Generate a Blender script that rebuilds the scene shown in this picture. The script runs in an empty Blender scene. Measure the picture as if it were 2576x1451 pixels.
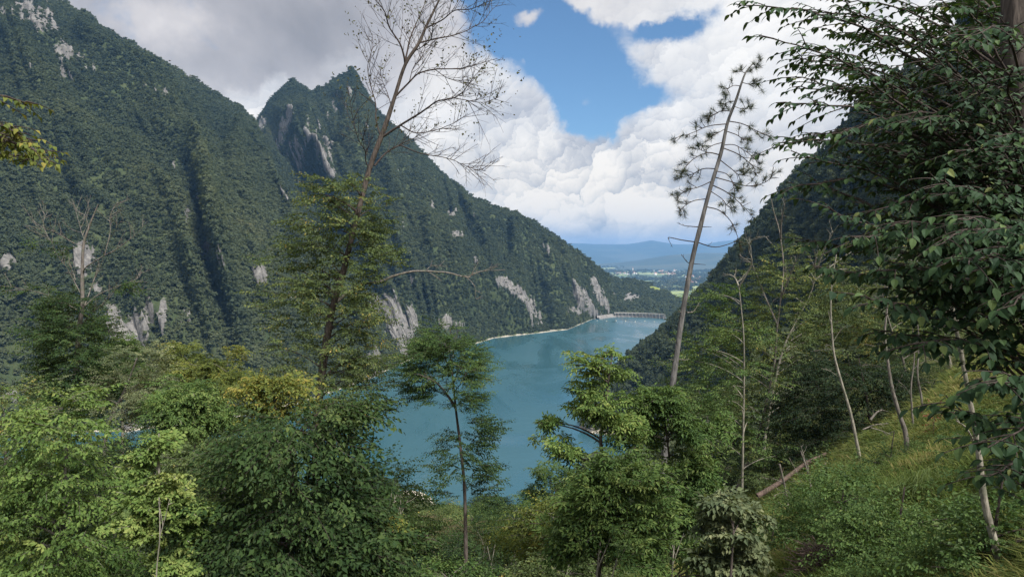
import bpy, math, random
import numpy as np

sc = bpy.context.scene
col = sc.collection
R = math.radians
rnd = random.Random(7)
rng = np.random.default_rng(11)

# ------------------------------------------------------------------ camera
# x right, y into the valley, z up; the lake surface is z = 0
EYE = 110.0                      # the eye above the lake, metres
FPX, CX, CY = 1840.0, 1288.0, 725.5     # focal length and centre in sight units (2576 across)
PITCH = math.atan((CY - 640.0) / FPX)
cam_d = bpy.data.cameras.new('camera')
cam = bpy.data.objects.new('camera', cam_d)
col.objects.link(cam)
cam.location = (0, 0, EYE)
cam.rotation_euler = (R(90) - PITCH, 0, 0)
cam_d.sensor_width = 36.0
cam_d.lens = 36.0 * FPX / 2576.0
cam_d.clip_start = 0.05
cam_d.clip_end = 80000.0
sc.camera = cam

SUN_EL, SUN_AZ = 50.0, 142.0     # degrees; azimuth clockwise from +y (ahead)
EXPOSURE = 1.24

sc.view_settings.view_transform = 'Standard'
sc.view_settings.look = 'None'
sc.view_settings.gamma = 1.0
sc.view_settings.exposure = EXPOSURE
sc.view_settings.use_curve_mapping = False
sc.cycles.use_denoising = True
sc.cycles.max_bounces = 5
sc.cycles.diffuse_bounces = 2
sc.cycles.glossy_bounces = 2
sc.cycles.transmission_bounces = 2
sc.cycles.volume_bounces = 0
sc.cycles.transparent_max_bounces = 4
sc.cycles.sample_clamp_indirect = 6.0
sc.cycles.use_adaptive_sampling = False


def ray(px, py):
    """direction through a sight point, scaled so that its y is 1"""
    xc, yc = (px - CX) / FPX, (CY - py) / FPX
    cp, sp = math.cos(PITCH), math.sin(PITCH)
    d = np.array([xc, cp + yc * sp, -sp + yc * cp])
    return d / d[1]


def at(px, py, depth):
    return np.array([0, 0, EYE]) + ray(px, py) * depth


def on_level(px, py, z=0.0):
    d = ray(px, py)
    return np.array([0, 0, EYE]) + d * ((z - EYE) / d[2])


def sight(P):
    """where points of the place are seen (N,2)"""
    P = np.asarray(P, float)
    cp, sp = math.cos(PITCH), math.sin(PITCH)
    x, y, z = P[:, 0], P[:, 1], P[:, 2] - EYE
    f = np.maximum(y * cp - z * sp, 1e-3)
    u = y * sp + z * cp
    return np.stack([CX + FPX * x / f, CY - FPX * u / f], 1)


# ------------------------------------------------------------------ node helper
class Nodes:
    def __init__(s, tree):
        s.t = tree
        s.n = tree.nodes
        s.n.clear()

    def new(s, typ, props=None, **ins):
        n = s.n.new(typ)
        for k, v in (props or {}).items():
            setattr(n, k, v)
        for k, v in ins.items():
            key = int(k[1:]) if k[0] == 'i' and k[1:].isdigit() else k.replace('_', ' ')
            s.put(n.inputs[key], v)
        return n

    def put(s, sock, v):
        if isinstance(v, E):
            s.t.links.new(v.s, sock)
        elif isinstance(v, bpy.types.NodeSocket):
            s.t.links.new(v, sock)
        else:
            if hasattr(sock.default_value, '__len__') and not hasattr(v, '__len__'):
                v = [v] * len(sock.default_value)
            if hasattr(sock.default_value, '__len__') and len(sock.default_value) == 4 and len(v) == 3:
                v = (*v, 1.0)
            sock.default_value = v

    def math(s, op, *a, clamp=False):
        n = s.n.new('ShaderNodeMath')
        n.operation = op
        n.use_clamp = clamp
        for i, v in enumerate(a):
            s.put(n.inputs[i], v)
        return E(s, n.outputs[0])

    def sstep(s, x, a, b):
        n = s.new('ShaderNodeMapRange', {'interpolation_type': 'SMOOTHSTEP'}, Value=x, From_Min=a, From_Max=b)
        return E(s, n.outputs[0])

    def mixc(s, f, a, b, mode='MIX'):
        n = s.n.new('ShaderNodeMix')
        n.data_type = 'RGBA'
        n.blend_type = mode
        s.put(n.inputs[0], f)
        s.put(n.inputs[6], a)
        s.put(n.inputs[7], b)
        return n.outputs[2]

    def noise(s, vec, scale, detail=4, rough=0.55, dist=0.0, typ='FBM', lac=2.0):
        n = s.new('ShaderNodeTexNoise', {'noise_type': typ}, Vector=vec, Scale=scale, Detail=detail, Roughness=rough,
                  Distortion=dist, Lacunarity=lac)
        return E(s, n.outputs[0])

    def ramp(s, fac, stops):
        n = s.n.new('ShaderNodeValToRGB')
        s.put(n.inputs[0], fac)
        r = n.color_ramp
        while len(r.elements) < len(stops):
            r.elements.new(0.5)
        for e, (p, c) in zip(r.elements, stops):
            e.position = p
            e.color = (*c, 1.0)
        return n.outputs[0]

    def vmath(s, op, *a):
        n = s.n.new('ShaderNodeVectorMath')
        n.operation = op
        for i, v in enumerate(a):
            s.put(n.inputs[i], v)
        return n.outputs[0]


class E:
    def __init__(s, nd, sock):
        s.nd, s.s = nd, sock

    def __add__(s, o): return s.nd.math('ADD', s, o)
    def __radd__(s, o): return s.nd.math('ADD', o, s)
    def __sub__(s, o): return s.nd.math('SUBTRACT', s, o)
    def __rsub__(s, o): return s.nd.math('SUBTRACT', o, s)
    def __mul__(s, o): return s.nd.math('MULTIPLY', s, o)
    def __rmul__(s, o): return s.nd.math('MULTIPLY', o, s)
    def __truediv__(s, o): return s.nd.math('DIVIDE', s, o)


# ------------------------------------------------------------------ sky
world = bpy.data.worlds.new('World')
sc.world = world
world.use_nodes = True
W = Nodes(world.node_tree)
sky_t = W.new('ShaderNodeTexSky', {'sky_type': 'NISHITA', 'sun_disc': False})
sky_t.sun_elevation = R(SUN_EL)
sky_t.sun_rotation = R(SUN_AZ)
sky_t.altitude = 500.0
sky_t.air_density = 1.0
sky_t.dust_density = 0.4
sky_t.ozone_density = 2.0
tc = W.new('ShaderNodeTexCoord')
dirv = tc.outputs['Generated']
sep = W.new('ShaderNodeSeparateXYZ', None, Vector=dirv)
sx, sy, sz = (E(W, o) for o in sep.outputs)
az = W.math('ARCTAN2', sx, sy) * (180 / math.pi)
el = W.math('ARCSINE', sz) * (180 / math.pi)


def azel(px, py):
    d = ray(px, py)
    return math.degrees(math.atan2(d[0], d[1])), math.degrees(math.asin(d[2] / np.linalg.norm(d)))


# directions are bent by noise so that every cloud edge is ragged
warp = W.new('ShaderNodeTexNoise', None, Vector=dirv, Scale=9.0, Detail=6.0, Roughness=0.62)
wsep = W.new('ShaderNodeSeparateXYZ', None, Vector=warp.outputs[1])
w0, w1 = E(W, wsep.outputs[0]) - 0.5, E(W, wsep.outputs[1]) - 0.5
waz = az + w0 * 7.0
wel = el + w1 * 6.0


_bent = {}


def blob(px, py, rx, ry, wt, soft=1.0):
    """a rounded patch of sky round a direction, its edge bent by the noise"""
    if soft not in _bent:
        _bent[soft] = W.new('ShaderNodeCombineXYZ', None, X=az + w0 * (soft * 7.0), Y=el + w1 * (soft * 6.0)).outputs[0]
    a, e = azel(px, py)
    sa, se = FPX / 57.3 / rx, FPX / 57.3 / ry
    q = W.vmath('MULTIPLY_ADD', _bent[soft], (sa, se, 0.0), (-a * sa, -e * se, 0.0))
    d = W.new('ShaderNodeVectorMath', {'operation': 'DOT_PRODUCT'}, i0=q, i1=q)
    return W.math('POWER', 0.36788, d.outputs['Value']) * wt


def total(lst):
    t = lst[0]
    for x in lst[1:]:
        t = t + x
    return t


# open blue: a gap running from the zenith down between the cumulus banks, with small clouds in it
holes = total([blob(*b) for b in [
    (1270, 50, 120, 75, 1.0), (1400, 100, 130, 80, 1.0), (1490, 190, 95, 90, 1.0), (1515, 290, 66, 48, 1.0),
    (1690, 60, 85, 32, 1.05), (1250, -40, 150, 60, .8), (1420, -120, 200, 100, .9), (1610, 240, 90, 26, .75, .5)]])
puffs = total([blob(*b) for b in [
    (1310, 40, 52, 24, .62, .7), (1350, 24, 48, 22, .62, .7), (1500, -8, 80, 26, .8, .7), (1590, 24, 66, 24, .75, .7), (1660, 48, 40, 20, .5, .7), (1500, 258, 26, 22, .45, .7), (1320, 143, 18, 13, .4, .7), (1225, 70, 60, 12, .22, .7)]])
fb = W.noise(dirv, 5.0, 6, 0.6, 0.2)
fine = W.noise(dirv, 30.0, 4, 0.65, 0.3)
cov = 0.74 + (fb - 0.5) * 0.8 + (fine - 0.5) * 0.55 - W.math('MINIMUM', holes, 1.0) * 0.95 + puffs * 0.9
cmask = W.sstep(cov, 0.17, 0.66)

# relief of the cumulus: heaped rounded masses, lit from the sun's side
bent = W.vmath('ADD', W.vmath('MULTIPLY', dirv, (1.0, 1.0, 1.25)), W.vmath('MULTIPLY', W.vmath('SUBTRACT', warp.outputs[1], (.5, .5, .5)), (.10, .10, .10)))


_L = unit_l = np.array([-0.50, -0.35, 0.80])


def heap(scale):
    """rounded heads: the slope of each head towards the light, and how deep in a crease we are"""
    n = W.new('ShaderNodeTexVoronoi', None, Vector=bent, Scale=scale, Detail=0.0)
    off = W.vmath('SUBTRACT', bent, n.outputs['Position'])
    d = W.new('ShaderNodeVectorMath', {'operation': 'DOT_PRODUCT'}, i0=off, i1=tuple(_L * scale))
    return E(W, d.outputs['Value']), E(W, n.outputs['Distance'])


sA, dA = heap(8.0)
sB, dB = heap(19.0)
sC, dC = heap(46.0)
relief = (sA * 0.40 + sB * 0.32 + sC * 0.20 - (dA * 0.10 + dB * 0.12 + dC * 0.10)) * (0.34 + blob(1480, 460, 330, 150, .78) + blob(1680, 330, 130, 70, .35))
broad = W.noise(dirv, 4.2, 5, 0.6, 0.5)
lit = 0.70 + relief + (broad - 0.5) * 1.7 + blob(1480, 470, 190, 90, .14) + blob(1150, 150, 160, 60, .16) - blob(1700, 580, 300, 22, .16, .5) + blob(1450, 530, 260, 70, .24) - blob(1900, 420, 160, 150, .12)
cum = W.ramp(lit, [(0.05, (.36, .39, .45)), (.36, (.53, .55, .60)), (.62, (.76, .76, .77)), (.90, (.99, .965, .93))])
# the heavy grey deck overhead and to the left
_da, _de = (az + 20.0) * (1 / 34.0), (el - 26.0) * (1 / 26.0)
deck = W.math('EXPONENT', (_da * _da + _de * _de) * (_da * _da + _de * _de) * -1.0)
gpos = W.sstep(wel + (fb - 0.5) * 8.0 - waz * 0.34 - blob(640, 285, 90, 40, 5.0) - blob(690, 215, 22, 50, 5.0) - blob(840, 150, 90, 40, 4.0), 11.5, 17.5) * deck
gshade = 0.52 + (broad - 0.5) * 1.1 + (fb - 0.5) * 0.9 + blob(330, 40, 150, 70, .36) + blob(500, 60, 60, 40, .16) - blob(780, 70, 190, 90, .26) - blob(570, 200, 150, 60, .16)
grey = W.ramp(gshade, [(0.1, (.31, .312, .34)), (.42, (.46, .452, .475)), (.70, (.68, .65, .65)), (.95, (.96, .92, .90))])
cum = W.mixc(1.0 - W.sstep(el, 1.5, 12.0), cum, W.mixc(1.0, cum, (1.16, 1.06, .90), 'MULTIPLY'))
cloud = W.mixc(gpos, cum, grey)
b_sky = W.new('ShaderNodeBackground', None, Color=W.mixc(1.0, sky_t.outputs[0], (.74, .94, 1.06), 'MULTIPLY'), Strength=0.050)
b_cld = W.new('ShaderNodeBackground', None, Color=cloud, Strength=0.46)
mx = W.new('ShaderNodeMixShader', None, i0=cmask, i1=b_sky.outputs[0], i2=b_cld.outputs[0])
W.new('ShaderNodeOutputWorld', None, Surface=mx.outputs[0])
world.cycles.sampling_method = 'MANUAL'
world.cycles.sample_map_resolution = 512

# ------------------------------------------------------------------ sun, veiled by cloud
sun_d = bpy.data.lights.new('sun', 'SUN')
sun_d.energy = 3.4
sun_d.angle = R(11.0)
sun_d.color = (1.0, 0.965, 0.90)
sun = bpy.data.objects.new('sun', sun_d)
col.objects.link(sun)
_sd = np.array([math.cos(R(SUN_EL)) * math.sin(R(SUN_AZ)), math.cos(R(SUN_EL)) * math.cos(R(SUN_AZ)), math.sin(R(SUN_EL))])
from mathutils import Vector
sun.rotation_euler = Vector(tuple(-_sd)).to_track_quat('-Z', 'Y').to_euler()

# ------------------------------------------------------------------ helpers: noise, meshes, properties
_perm = np.random.default_rng(3).permutation(512)
_val = np.random.default_rng(5).random(512)


def vnoise(p, seed=0):
    p = np.asarray(p, float) + seed * 17.31
    i = np.floor(p).astype(np.int64)
    f = p - i
    f = f * f * f * (f * (f * 6 - 15) + 10)

    def h(a, b, c):
        return _val[_perm[(_perm[(_perm[a & 511] + b) & 511] + c) & 511]]
    x, y, z = i[:, 0], i[:, 1], i[:, 2]
    fx, fy, fz = f[:, 0], f[:, 1], f[:, 2]
    r = 0
    for dx in (0, 1):
        for dy in (0, 1):
            for dz in (0, 1):
                w = (fx if dx else 1 - fx) * (fy if dy else 1 - fy) * (fz if dz else 1 - fz)
                r = r + w * h(x + dx, y + dy, z + dz)
    return r * 2 - 1


def fbm(p, octv=4, seed=0, gain=0.5, ridged=False):
    p = np.asarray(p, float)
    a, s, t = 1.0, 0.0, 0.0
    for o in range(octv):
        n = vnoise(p, seed + o)
        if ridged:
            n = 1 - 2 * np.abs(n)
        s = s + a * n
        t += a
        a *= gain
        p = p * 2.03
    return s / t


def smooth(x, a, b):
    t = np.clip((np.asarray(x, float) - a) / (b - a), 0, 1)
    return t * t * (3 - 2 * t)


def tag(o, label=None, cat=None, group=None, kind=None):
    if label: o['label'] = label
    if cat: o['category'] = cat
    if group: o['group'] = group
    if kind: o['kind'] = kind
    return o


def make_mesh(name, verts, faces, mats=None, attrs=None, smooth_shade=False, fmat=None):
    """faces: (N,3) or (N,4) array, or a list of such arrays"""
    me = bpy.data.meshes.new(name)
    if not isinstance(faces, list):
        faces = [faces]
    faces = [np.asarray(f, np.int32) for f in faces if len(f)]
    verts = np.asarray(verts, np.float32)
    me.vertices.add(len(verts))
    me.vertices.foreach_set('co', verts.ravel())
    loops = np.concatenate([f.ravel() for f in faces]) if faces else np.zeros(0, np.int32)
    tot = np.concatenate([np.full(len(f), f.shape[1], np.int32) for f in faces]) if faces else np.zeros(0, np.int32)
    start = np.concatenate([[0], np.cumsum(tot)[:-1]]).astype(np.int32) if len(tot) else tot
    me.loops.add(len(loops))
    me.loops.foreach_set('vertex_index', loops)
    me.polygons.add(len(tot))
    me.polygons.foreach_set('loop_start', start)
    me.polygons.foreach_set('loop_total', tot)
    if fmat is not None:
        me.polygons.foreach_set('material_index', np.asarray(fmat, np.int32))
    me.polygons.foreach_set('use_smooth', np.full(len(tot), bool(smooth_shade)))
    for k, v in (attrs or {}).items():
        v = np.asarray(v)
        if v.ndim == 1:
            a = me.attributes.new(k, 'FLOAT' if v.dtype.kind == 'f' else 'INT', 'POINT')
            a.data.foreach_set('value', v.astype(np.float32 if v.dtype.kind == 'f' else np.int32))
    me.update(calc_edges=True)
    for m in (mats or []):
        me.materials.append(m)
    return me


def link(name, me, parent=None, loc=None):
    o = bpy.data.objects.new(name, me)
    col.objects.link(o)
    if parent is not None:
        o.parent = parent
    if loc is not None:
        o.location = tuple(loc)
    return o


def empty(name, loc=(0, 0, 0)):
    o = bpy.data.objects.new(name, None)
    o.empty_display_size = 0.3
    col.objects.link(o)
    o.location = tuple(loc)
    return o


# ------------------------------------------------------------------ materials
def material(name):
    m = bpy.data.materials.new(name)
    m.use_nodes = True
    return m, Nodes(m.node_tree)


def finish(N, surf, disp=None):
    N.new('ShaderNodeOutputMaterial', None, Surface=surf)


def attr(N, name, typ='GEOMETRY'):
    n = N.new('ShaderNodeAttribute', {'attribute_name': name, 'attribute_type': typ})
    return E(N, n.outputs['Fac'])


def leaf_material(name, stops, gloss=0.045, trans=0.35, rough=0.62, attr_type='GEOMETRY', tname='tint'):
    m, N = material(name)
    t = attr(N, tname, attr_type)
    c = N.ramp(t, stops)
    geo = N.new('ShaderNodeNewGeometry')
    back = N.mixc(E(N, geo.outputs['Backfacing']), c, N.mixc(0.35, c, (0.13, 0.16, 0.09)))
    d = N.new('ShaderNodeBsdfDiffuse', None, Color=back)
    tr = N.new('ShaderNodeBsdfTranslucent', None, Color=N.mixc(1.0, c, (1.25, 1.2, 0.55), 'MULTIPLY'))
    g = N.new('ShaderNodeBsdfGlossy', None, Color=(.8, .85, .9), Roughness=rough)
    a = N.new('ShaderNodeMixShader', None, i0=trans, i1=d.outputs[0], i2=tr.outputs[0])
    lw = N.new('ShaderNodeLayerWeight', None, Blend=0.5)
    sheen = N.math('POWER', E(N, lw.outputs['Facing']), 4.0) * 0.10 + 0.006
    b = N.new('ShaderNodeMixShader', None, i0=sheen * (gloss / 0.045), i1=a.outputs[0], i2=g.outputs[0])
    finish(N, b.outputs[0])
    return m


def bark_material(name, dark, light, scale=6.0, moss=0.0):
    m, N = material(name)
    tc = N.new('ShaderNodeTexCoord')
    v = N.vmath('MULTIPLY', tc.outputs['Object'], (1.0, 1.0, 0.22))
    n1 = N.noise(v, scale * 4, 5, 0.65, 0.6)
    n2 = N.noise(tc.outputs['Object'], scale * 0.5, 4, 0.6)
    c = N.mixc(N.sstep(n1, 0.35, 0.68), dark, light)
    c = N.mixc(N.sstep(n2, 0.45, 0.75) * 0.5, c, tuple(0.6 * x for x in light))
    if moss:
        n3 = N.noise(tc.outputs['Object'], scale * 1.1, 3, 0.5)
        c = N.mixc(N.sstep(n3, 0.5, 0.62) * moss, c, (.10, .11, .075))
    bp = N.new('ShaderNodeBump', None, Strength=0.6, Distance=0.02, Height=n1)
    p = N.new('ShaderNodeBsdfPrincipled', None, Base_Color=c, Roughness=0.9, Normal=bp.outputs[0])
    p.inputs['Specular IOR Level'].default_value = 0.2
    finish(N, p.outputs[0])
    return m


def land_material(name, floor_a, floor_b, rock_a, rock_b, shore=(.50, .45, .37), shore_top=2.6, stretch=0.16):
    m, N = material(name)
    geo = N.new('ShaderNodeNewGeometry')
    pos = geo.outputs['Position']
    rock = attr(N, 'rock')
    mead = attr(N, 'meadow')
    n1 = N.noise(pos, 0.05, 6, 0.6)
    v = N.vmath('MULTIPLY', pos, (1.0, 1.0, stretch))
    n2 = N.noise(v, 0.16, 7, 0.68, 0.8)
    n3 = N.noise(pos, 0.5, 5, 0.65)
    floor_c = N.mixc(N.sstep(n1 * 0.6 + n3 * 0.4, 0.4, 0.62), floor_a, floor_b)
    rk = N.ramp(n2 * 0.65 + n3 * 0.35, [(.30, tuple(.28 * x for x in rock_a)), (.46, rock_a), (.60, rock_b), (.78, tuple(1.25 * x for x in rock_b))])
    c = N.mixc(N.sstep(rock + (n2 - 0.5) * 0.9 + (n3 - .5) * .4, 0.42, 0.58), floor_c, rk)
    c = N.mixc(mead, c, N.mixc(n3, (.13, .17, .04), (.20, .22, .07)))
    sp = N.new('ShaderNodeSeparateXYZ', None, Vector=pos)
    zz = E(N, sp.outputs[2]) + (n1 - 0.5) * 5.0 + (n3 - 0.5) * 2.0
    c = N.mixc(1.0 - N.sstep(zz, shore_top - 0.5, shore_top + 0.4), c, N.mixc(n3, tuple(.55 * x for x in shore), shore))
    bp = N.new('ShaderNodeBump', None, Strength=0.9, Distance=3.0, Height=n2 * 0.7 + n3 * 0.3)
    p = N.new('ShaderNodeBsdfPrincipled', None, Base_Color=c, Roughness=0.95, Normal=bp.outputs[0])
    p.inputs['Specular IOR Level'].default_value = 0.1
    finish(N, p.outputs[0])
    return m


M_ROCK_FACE = land_material("mountain_slope", (.040, .056, .026), (.062, .075, .034), (.115, .110, .106), (.215, .204, .192), shore_top=0.7)
M_NEAR_LAND = land_material("bank_slope", (.035, .044, .019), (.065, .070, .029), (.16, .13, .10), (.30, .25, .19), shore_top=1.6)

# ------------------------------------------------------------------ the two mountain walls across the lake


def resample(P, n):
    """smooth even resampling of a polyline by chord length"""
    P = np.asarray(P, float)
    t = np.concatenate([[0], np.cumsum(np.linalg.norm(np.diff(P[:, :2], axis=0), axis=1) + 20.0)])
    t /= t[-1]
    u = np.linspace(0, 1, n)
    return np.stack([np.interp(u, t, P[:, k]) for k in range(P.shape[1])], 1)


def rock_at(P, spots, seed):
    """bare rock where the outcrops stand; spots are given as seen from the path (x, y, half width, half height, turn)"""
    uv = sight(P)
    m = np.zeros(len(P))
    for (cx, cy, rx, ry, ang, s) in spots:
        c_, s_ = math.cos(R(ang)), math.sin(R(ang))
        dx, dy = uv[:, 0] - cx, uv[:, 1] - cy
        a, b = (dx * c_ + dy * s_) / rx, (-dx * s_ + dy * c_) / ry
        m = np.maximum(m, s * np.exp(-(a * a + b * b) ** 1.5))
    return m


M_HILL = land_material('hill_slope', (.040, .056, .026), (.062, .075, .034), (.135, .128, .122), (.25, .236, .22), shore_top=-60.0)


def loft(name, S, Rg, nu, nv, spots, seed, prof=1.15, gully=26.0, back=(0.0, 500.0, -420.0), nb=14, crag=6.0, meadow=None, gl=150.0):
    ctrl = np.concatenate([np.asarray(S, float), np.asarray(Rg, float)], 1)
    # parameter shared by foot and crest
    t = np.concatenate([[0], np.cumsum(np.linalg.norm(np.diff(ctrl[:, 3:5], axis=0), axis=1) + np.linalg.norm(np.diff(ctrl[:, 0:2], axis=0), axis=1))])
    u = np.linspace(0, t[-1], nu)
    C = np.stack([np.interp(u, t, ctrl[:, k]) for k in range(6)], 1)
    foot, crest = C[:, :3], C[:, 3:]
    vs = np.concatenate([[-0.06, -0.02], np.linspace(0, 1, nv)])
    V = []
    for v in vs:
        p = foot + (crest - foot) * v
        p[:, 2] = foot[:, 2] + (crest[:, 2] - foot[:, 2]) * (v ** prof if v > 0 else 1.6 * v)
        if v < 0:
            p[:, 2] = foot[:, 2] + v * 160
        V.append(p)
    V = np.stack(V, 0)                      # rows, columns
    vv = np.repeat(vs[:, None], nu, 1)
    uu = np.repeat(u[None], len(vs), 0)
    N_ = V.reshape(-1, 3)
    hgt = np.repeat((crest[:, 2] - foot[:, 2])[None], len(vs), 0)
    wob = fbm(np.stack([uu / 260, vv * hgt / 260, uu * 0 + seed], -1).reshape(-1, 3), 3, seed + 40).reshape(vv.shape)
    env = smooth(vv, 0.0, 0.14) * (1 - 0.8 * smooth(vv, 0.72, 1.0)) * np.clip(hgt / 260.0, 0.1, 1)
    g = fbm(np.stack([(uu + wob * 230 + 0.5 * vv * hgt) / gl, vv * 0.9, uu * 0 + seed * 3], -1).reshape(-1, 3), 4, seed + 3, 0.55, ridged=True).reshape(vv.shape)
    m = fbm(N_ / 70.0, 4, seed + 9).reshape(vv.shape)
    s = fbm(N_ / 16.0, 3, seed + 12).reshape(vv.shape)
    rough = smooth(vv, 0.0, 0.05) * np.clip(hgt / 150.0, 0.15, 1)
    bigr = fbm(np.stack([(uu + wob * 300 + 0.5 * vv * hgt) / (gl * 2.6), vv * 0.5, uu * 0 + seed * 5], -1).reshape(-1, 3), 2, seed + 60, 0.5, ridged=True).reshape(vv.shape)
    g = 0.6 * g + 0.8 * bigr
    dz = g * gully * env + m * 15.0 * env + s * 4.0 * rough
    V[..., 2] += np.where(vv > 0, dz, 0)
    V[..., 1] -= np.where(vv > 0, g * gully * 0.6 * env, 0)
    jag = fbm(np.stack([u / 22.0, u * 0, u * 0 + seed], 1), 4, seed + 70)
    V[..., 2] += (jag * 5.0)[None] * smooth(vv, 0.8, 1.0) * np.clip(hgt / 150.0, 0.1, 1)
    rk = rock_at(V.reshape(-1, 3), spots, seed).reshape(vv.shape)
    st = fbm(np.stack([uu / 7.0, V[..., 2] / 60.0, vv * 0 + seed], -1).reshape(-1, 3), 4, seed + 21, 0.6).reshape(vv.shape)
    pt = fbm(V.reshape(-1, 3) / 38.0, 4, seed + 31, 0.6).reshape(vv.shape)
    rmask = np.clip(smooth(rk * 1.2 + 0.40 * pt + 0.75 * st, 0.40, 0.80), 0, 1) * smooth(rk, 0.05, 0.3)
    V[..., 1] -= rmask * (crag * (0.6 + 0.9 * st))
    V[..., 0] += rmask * crag * 0.5 * pt
    # the far side falls away behind the crest
    B = []
    for k in range(1, nb + 1):
        q = k / nb
        p = V[-1].copy()
        p[:, 0] += back[0] * q
        p[:, 1] += back[1] * q
        p[:, 2] += np.maximum(back[2] * q, -20 - V[-1][:, 2]) + 12 * q * fbm(p / 60.0, 3, seed + 51)
        B.append(p)
    A = np.concatenate([V, np.stack(B, 0)], 0)
    nr = A.shape[0]
    rm = np.concatenate([rmask, np.zeros((nb, nu))], 0)
    mw = np.zeros((nr, nu))
    if meadow:
        mw = smooth(rock_at(A.reshape(-1, 3), meadow, seed) + 0.25 * fbm(A.reshape(-1, 3) / 30.0, 3, seed + 81), 0.45, 0.6).reshape(nr, nu)
    idx = np.arange(nr * nu).reshape(nr, nu)
    q = np.stack([idx[:-1, :-1], idx[:-1, 1:], idx[1:, 1:], idx[1:, :-1]], -1).reshape(-1, 4)
    P = A.reshape(-1, 3)
    me = make_mesh(name, P, q, [M_HILL if name == 'dam_hill' else M_ROCK_FACE], {'rock': rm.ravel(), 'meadow': mw.ravel()}, True)
    o = link(name, me)
    tag(o, kind='structure')
    nfront = len(vs) * nu
    return dict(obj=o, P=P, quads=q, rock=rm.ravel(), meadow=mw.ravel(), nfront=nfront)


def shore(*pp):
    return [on_level(px, py, 0.0) for (px, py) in pp]


# great wall on the left, coming down to the lake in a spur
L_S = shore((-900, 1110), (-300, 1100), (60, 1092), (317, 1083), (500, 1066), (640, 1040), (740, 1018), (840, 984), (905, 962), (940, 946), (975, 931), (1000, 921), (1012, 914))
L_R = [at(*p) for p in [(-900, -80, 980), (-420, -60, 1020), (-100, -50, 1060), (112, 0, 1090), (250, 75, 1110), (400, 158, 1130), (560, 262, 1160), (635, 308, 1190), (700, 400, 1130), (765, 515, 1050), (835, 610, 960), (910, 720, 870), (985, 830, 780)]]
L_SPOTS = [(110, 45, 90, 45, 20, .75), (40, 30, 70, 40, 0, .6), (180, 130, 60, 50, 30, .55), (160, 180, 40, 25, 45, .5), (60, 150, 60, 18, 45, .5), (20, 660, 34, 26, 0, 1.0), (215, 650, 34, 52, 15, 1.0),
           (240, 725, 26, 22, 0, .7), (290, 820, 36, 62, 0, 1.0), (345, 835, 42, 62, 5, 1.0), (372, 800, 24, 60, 0, .85), (412, 800, 14, 55, 0, .85), (470, 790, 18, 26, 0, .6),
           (520, 635, 26, 40, 15, 1.0), (555, 640, 22, 32, 10, .8), (470, 545, 14, 50, 12, .85), (485, 500, 30, 30, 0, .5), (655, 690, 24, 28, 0, .9), (735, 740, 28, 26, 0, .75), (740, 780, 20, 20, 0, .5),
           (45, 1000, 44, 32, 15, .9), (110, 830, 24, 18, 0, .6), (350, 205, 26, 10, 30, .6), (420, 235, 36, 14, 30, .6), (475, 290, 26, 14, 20, .5), (440, 410, 12, 44, 5, .6), (445, 365, 40, 18, 15, .45),
           (515, 385, 10, 40, -30, .5), (230, 165, 24, 20, 30, .5), (620, 420, 8, 30, -10, .5),
           (965, 770, 50, 34, 10, .8), (985, 800, 26, 70, 0, 1.0), (1030, 810, 18, 45, 0, 1.0), (945, 905, 26, 40, 0, .8), (925, 950, 40, 18, 0, .8), (330, 1075, 60, 9, -8, .9), (720, 480, 36, 26, 35, .5)]
left = loft('mountain_wall', L_S, L_R, 420, 160, L_SPOTS, 1, 1.10, 88.0, gl=170.0)

# the pointed peak and its long shoulder down to the dam
K_R = [at(*p) for p in [(540, 420, 1520), (645, 312, 1490), (690, 250, 1470), (722, 214, 1462), (735, 200, 1460), (750, 214, 1460), (788, 238, 1460), (800, 226, 1460), (822, 224, 1458), (848, 200, 1455), (866, 196, 1452), (884, 180, 1450), (900, 200, 1448), (918, 232, 1445), (945, 280, 1430), (1040, 365, 1390), (1110, 440, 1360), (1170, 490, 1330), (1245, 527, 1300), (1312, 547, 1290), (1385, 590, 1280), (1450, 632, 1290), (1532, 695, 1370)]]
_anc = [(540, 930, 952), (645, 975, 931), (690, 1010, 915), (735, 1040, 903), (788, 1050, 900), (845, 1062, 897), (884, 1075, 893), (912, 1090, 890), (945, 1110, 886), (1040, 1139, 881), (1110, 1186, 868), (1170, 1243, 850), (1245, 1300, 843), (1312, 1353, 838), (1385, 1427, 829), (1420, 1440, 815), (1450, 1490, 803), (1532, 1552, 795)]
_rx = sight(np.array(K_R))[:, 0]
K_S = shore(*[(np.interp(x, [a[0] for a in _anc], [a[1] for a in _anc]), np.interp(x, [a[0] for a in _anc], [a[2] for a in _anc])) for x in _rx])
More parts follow.
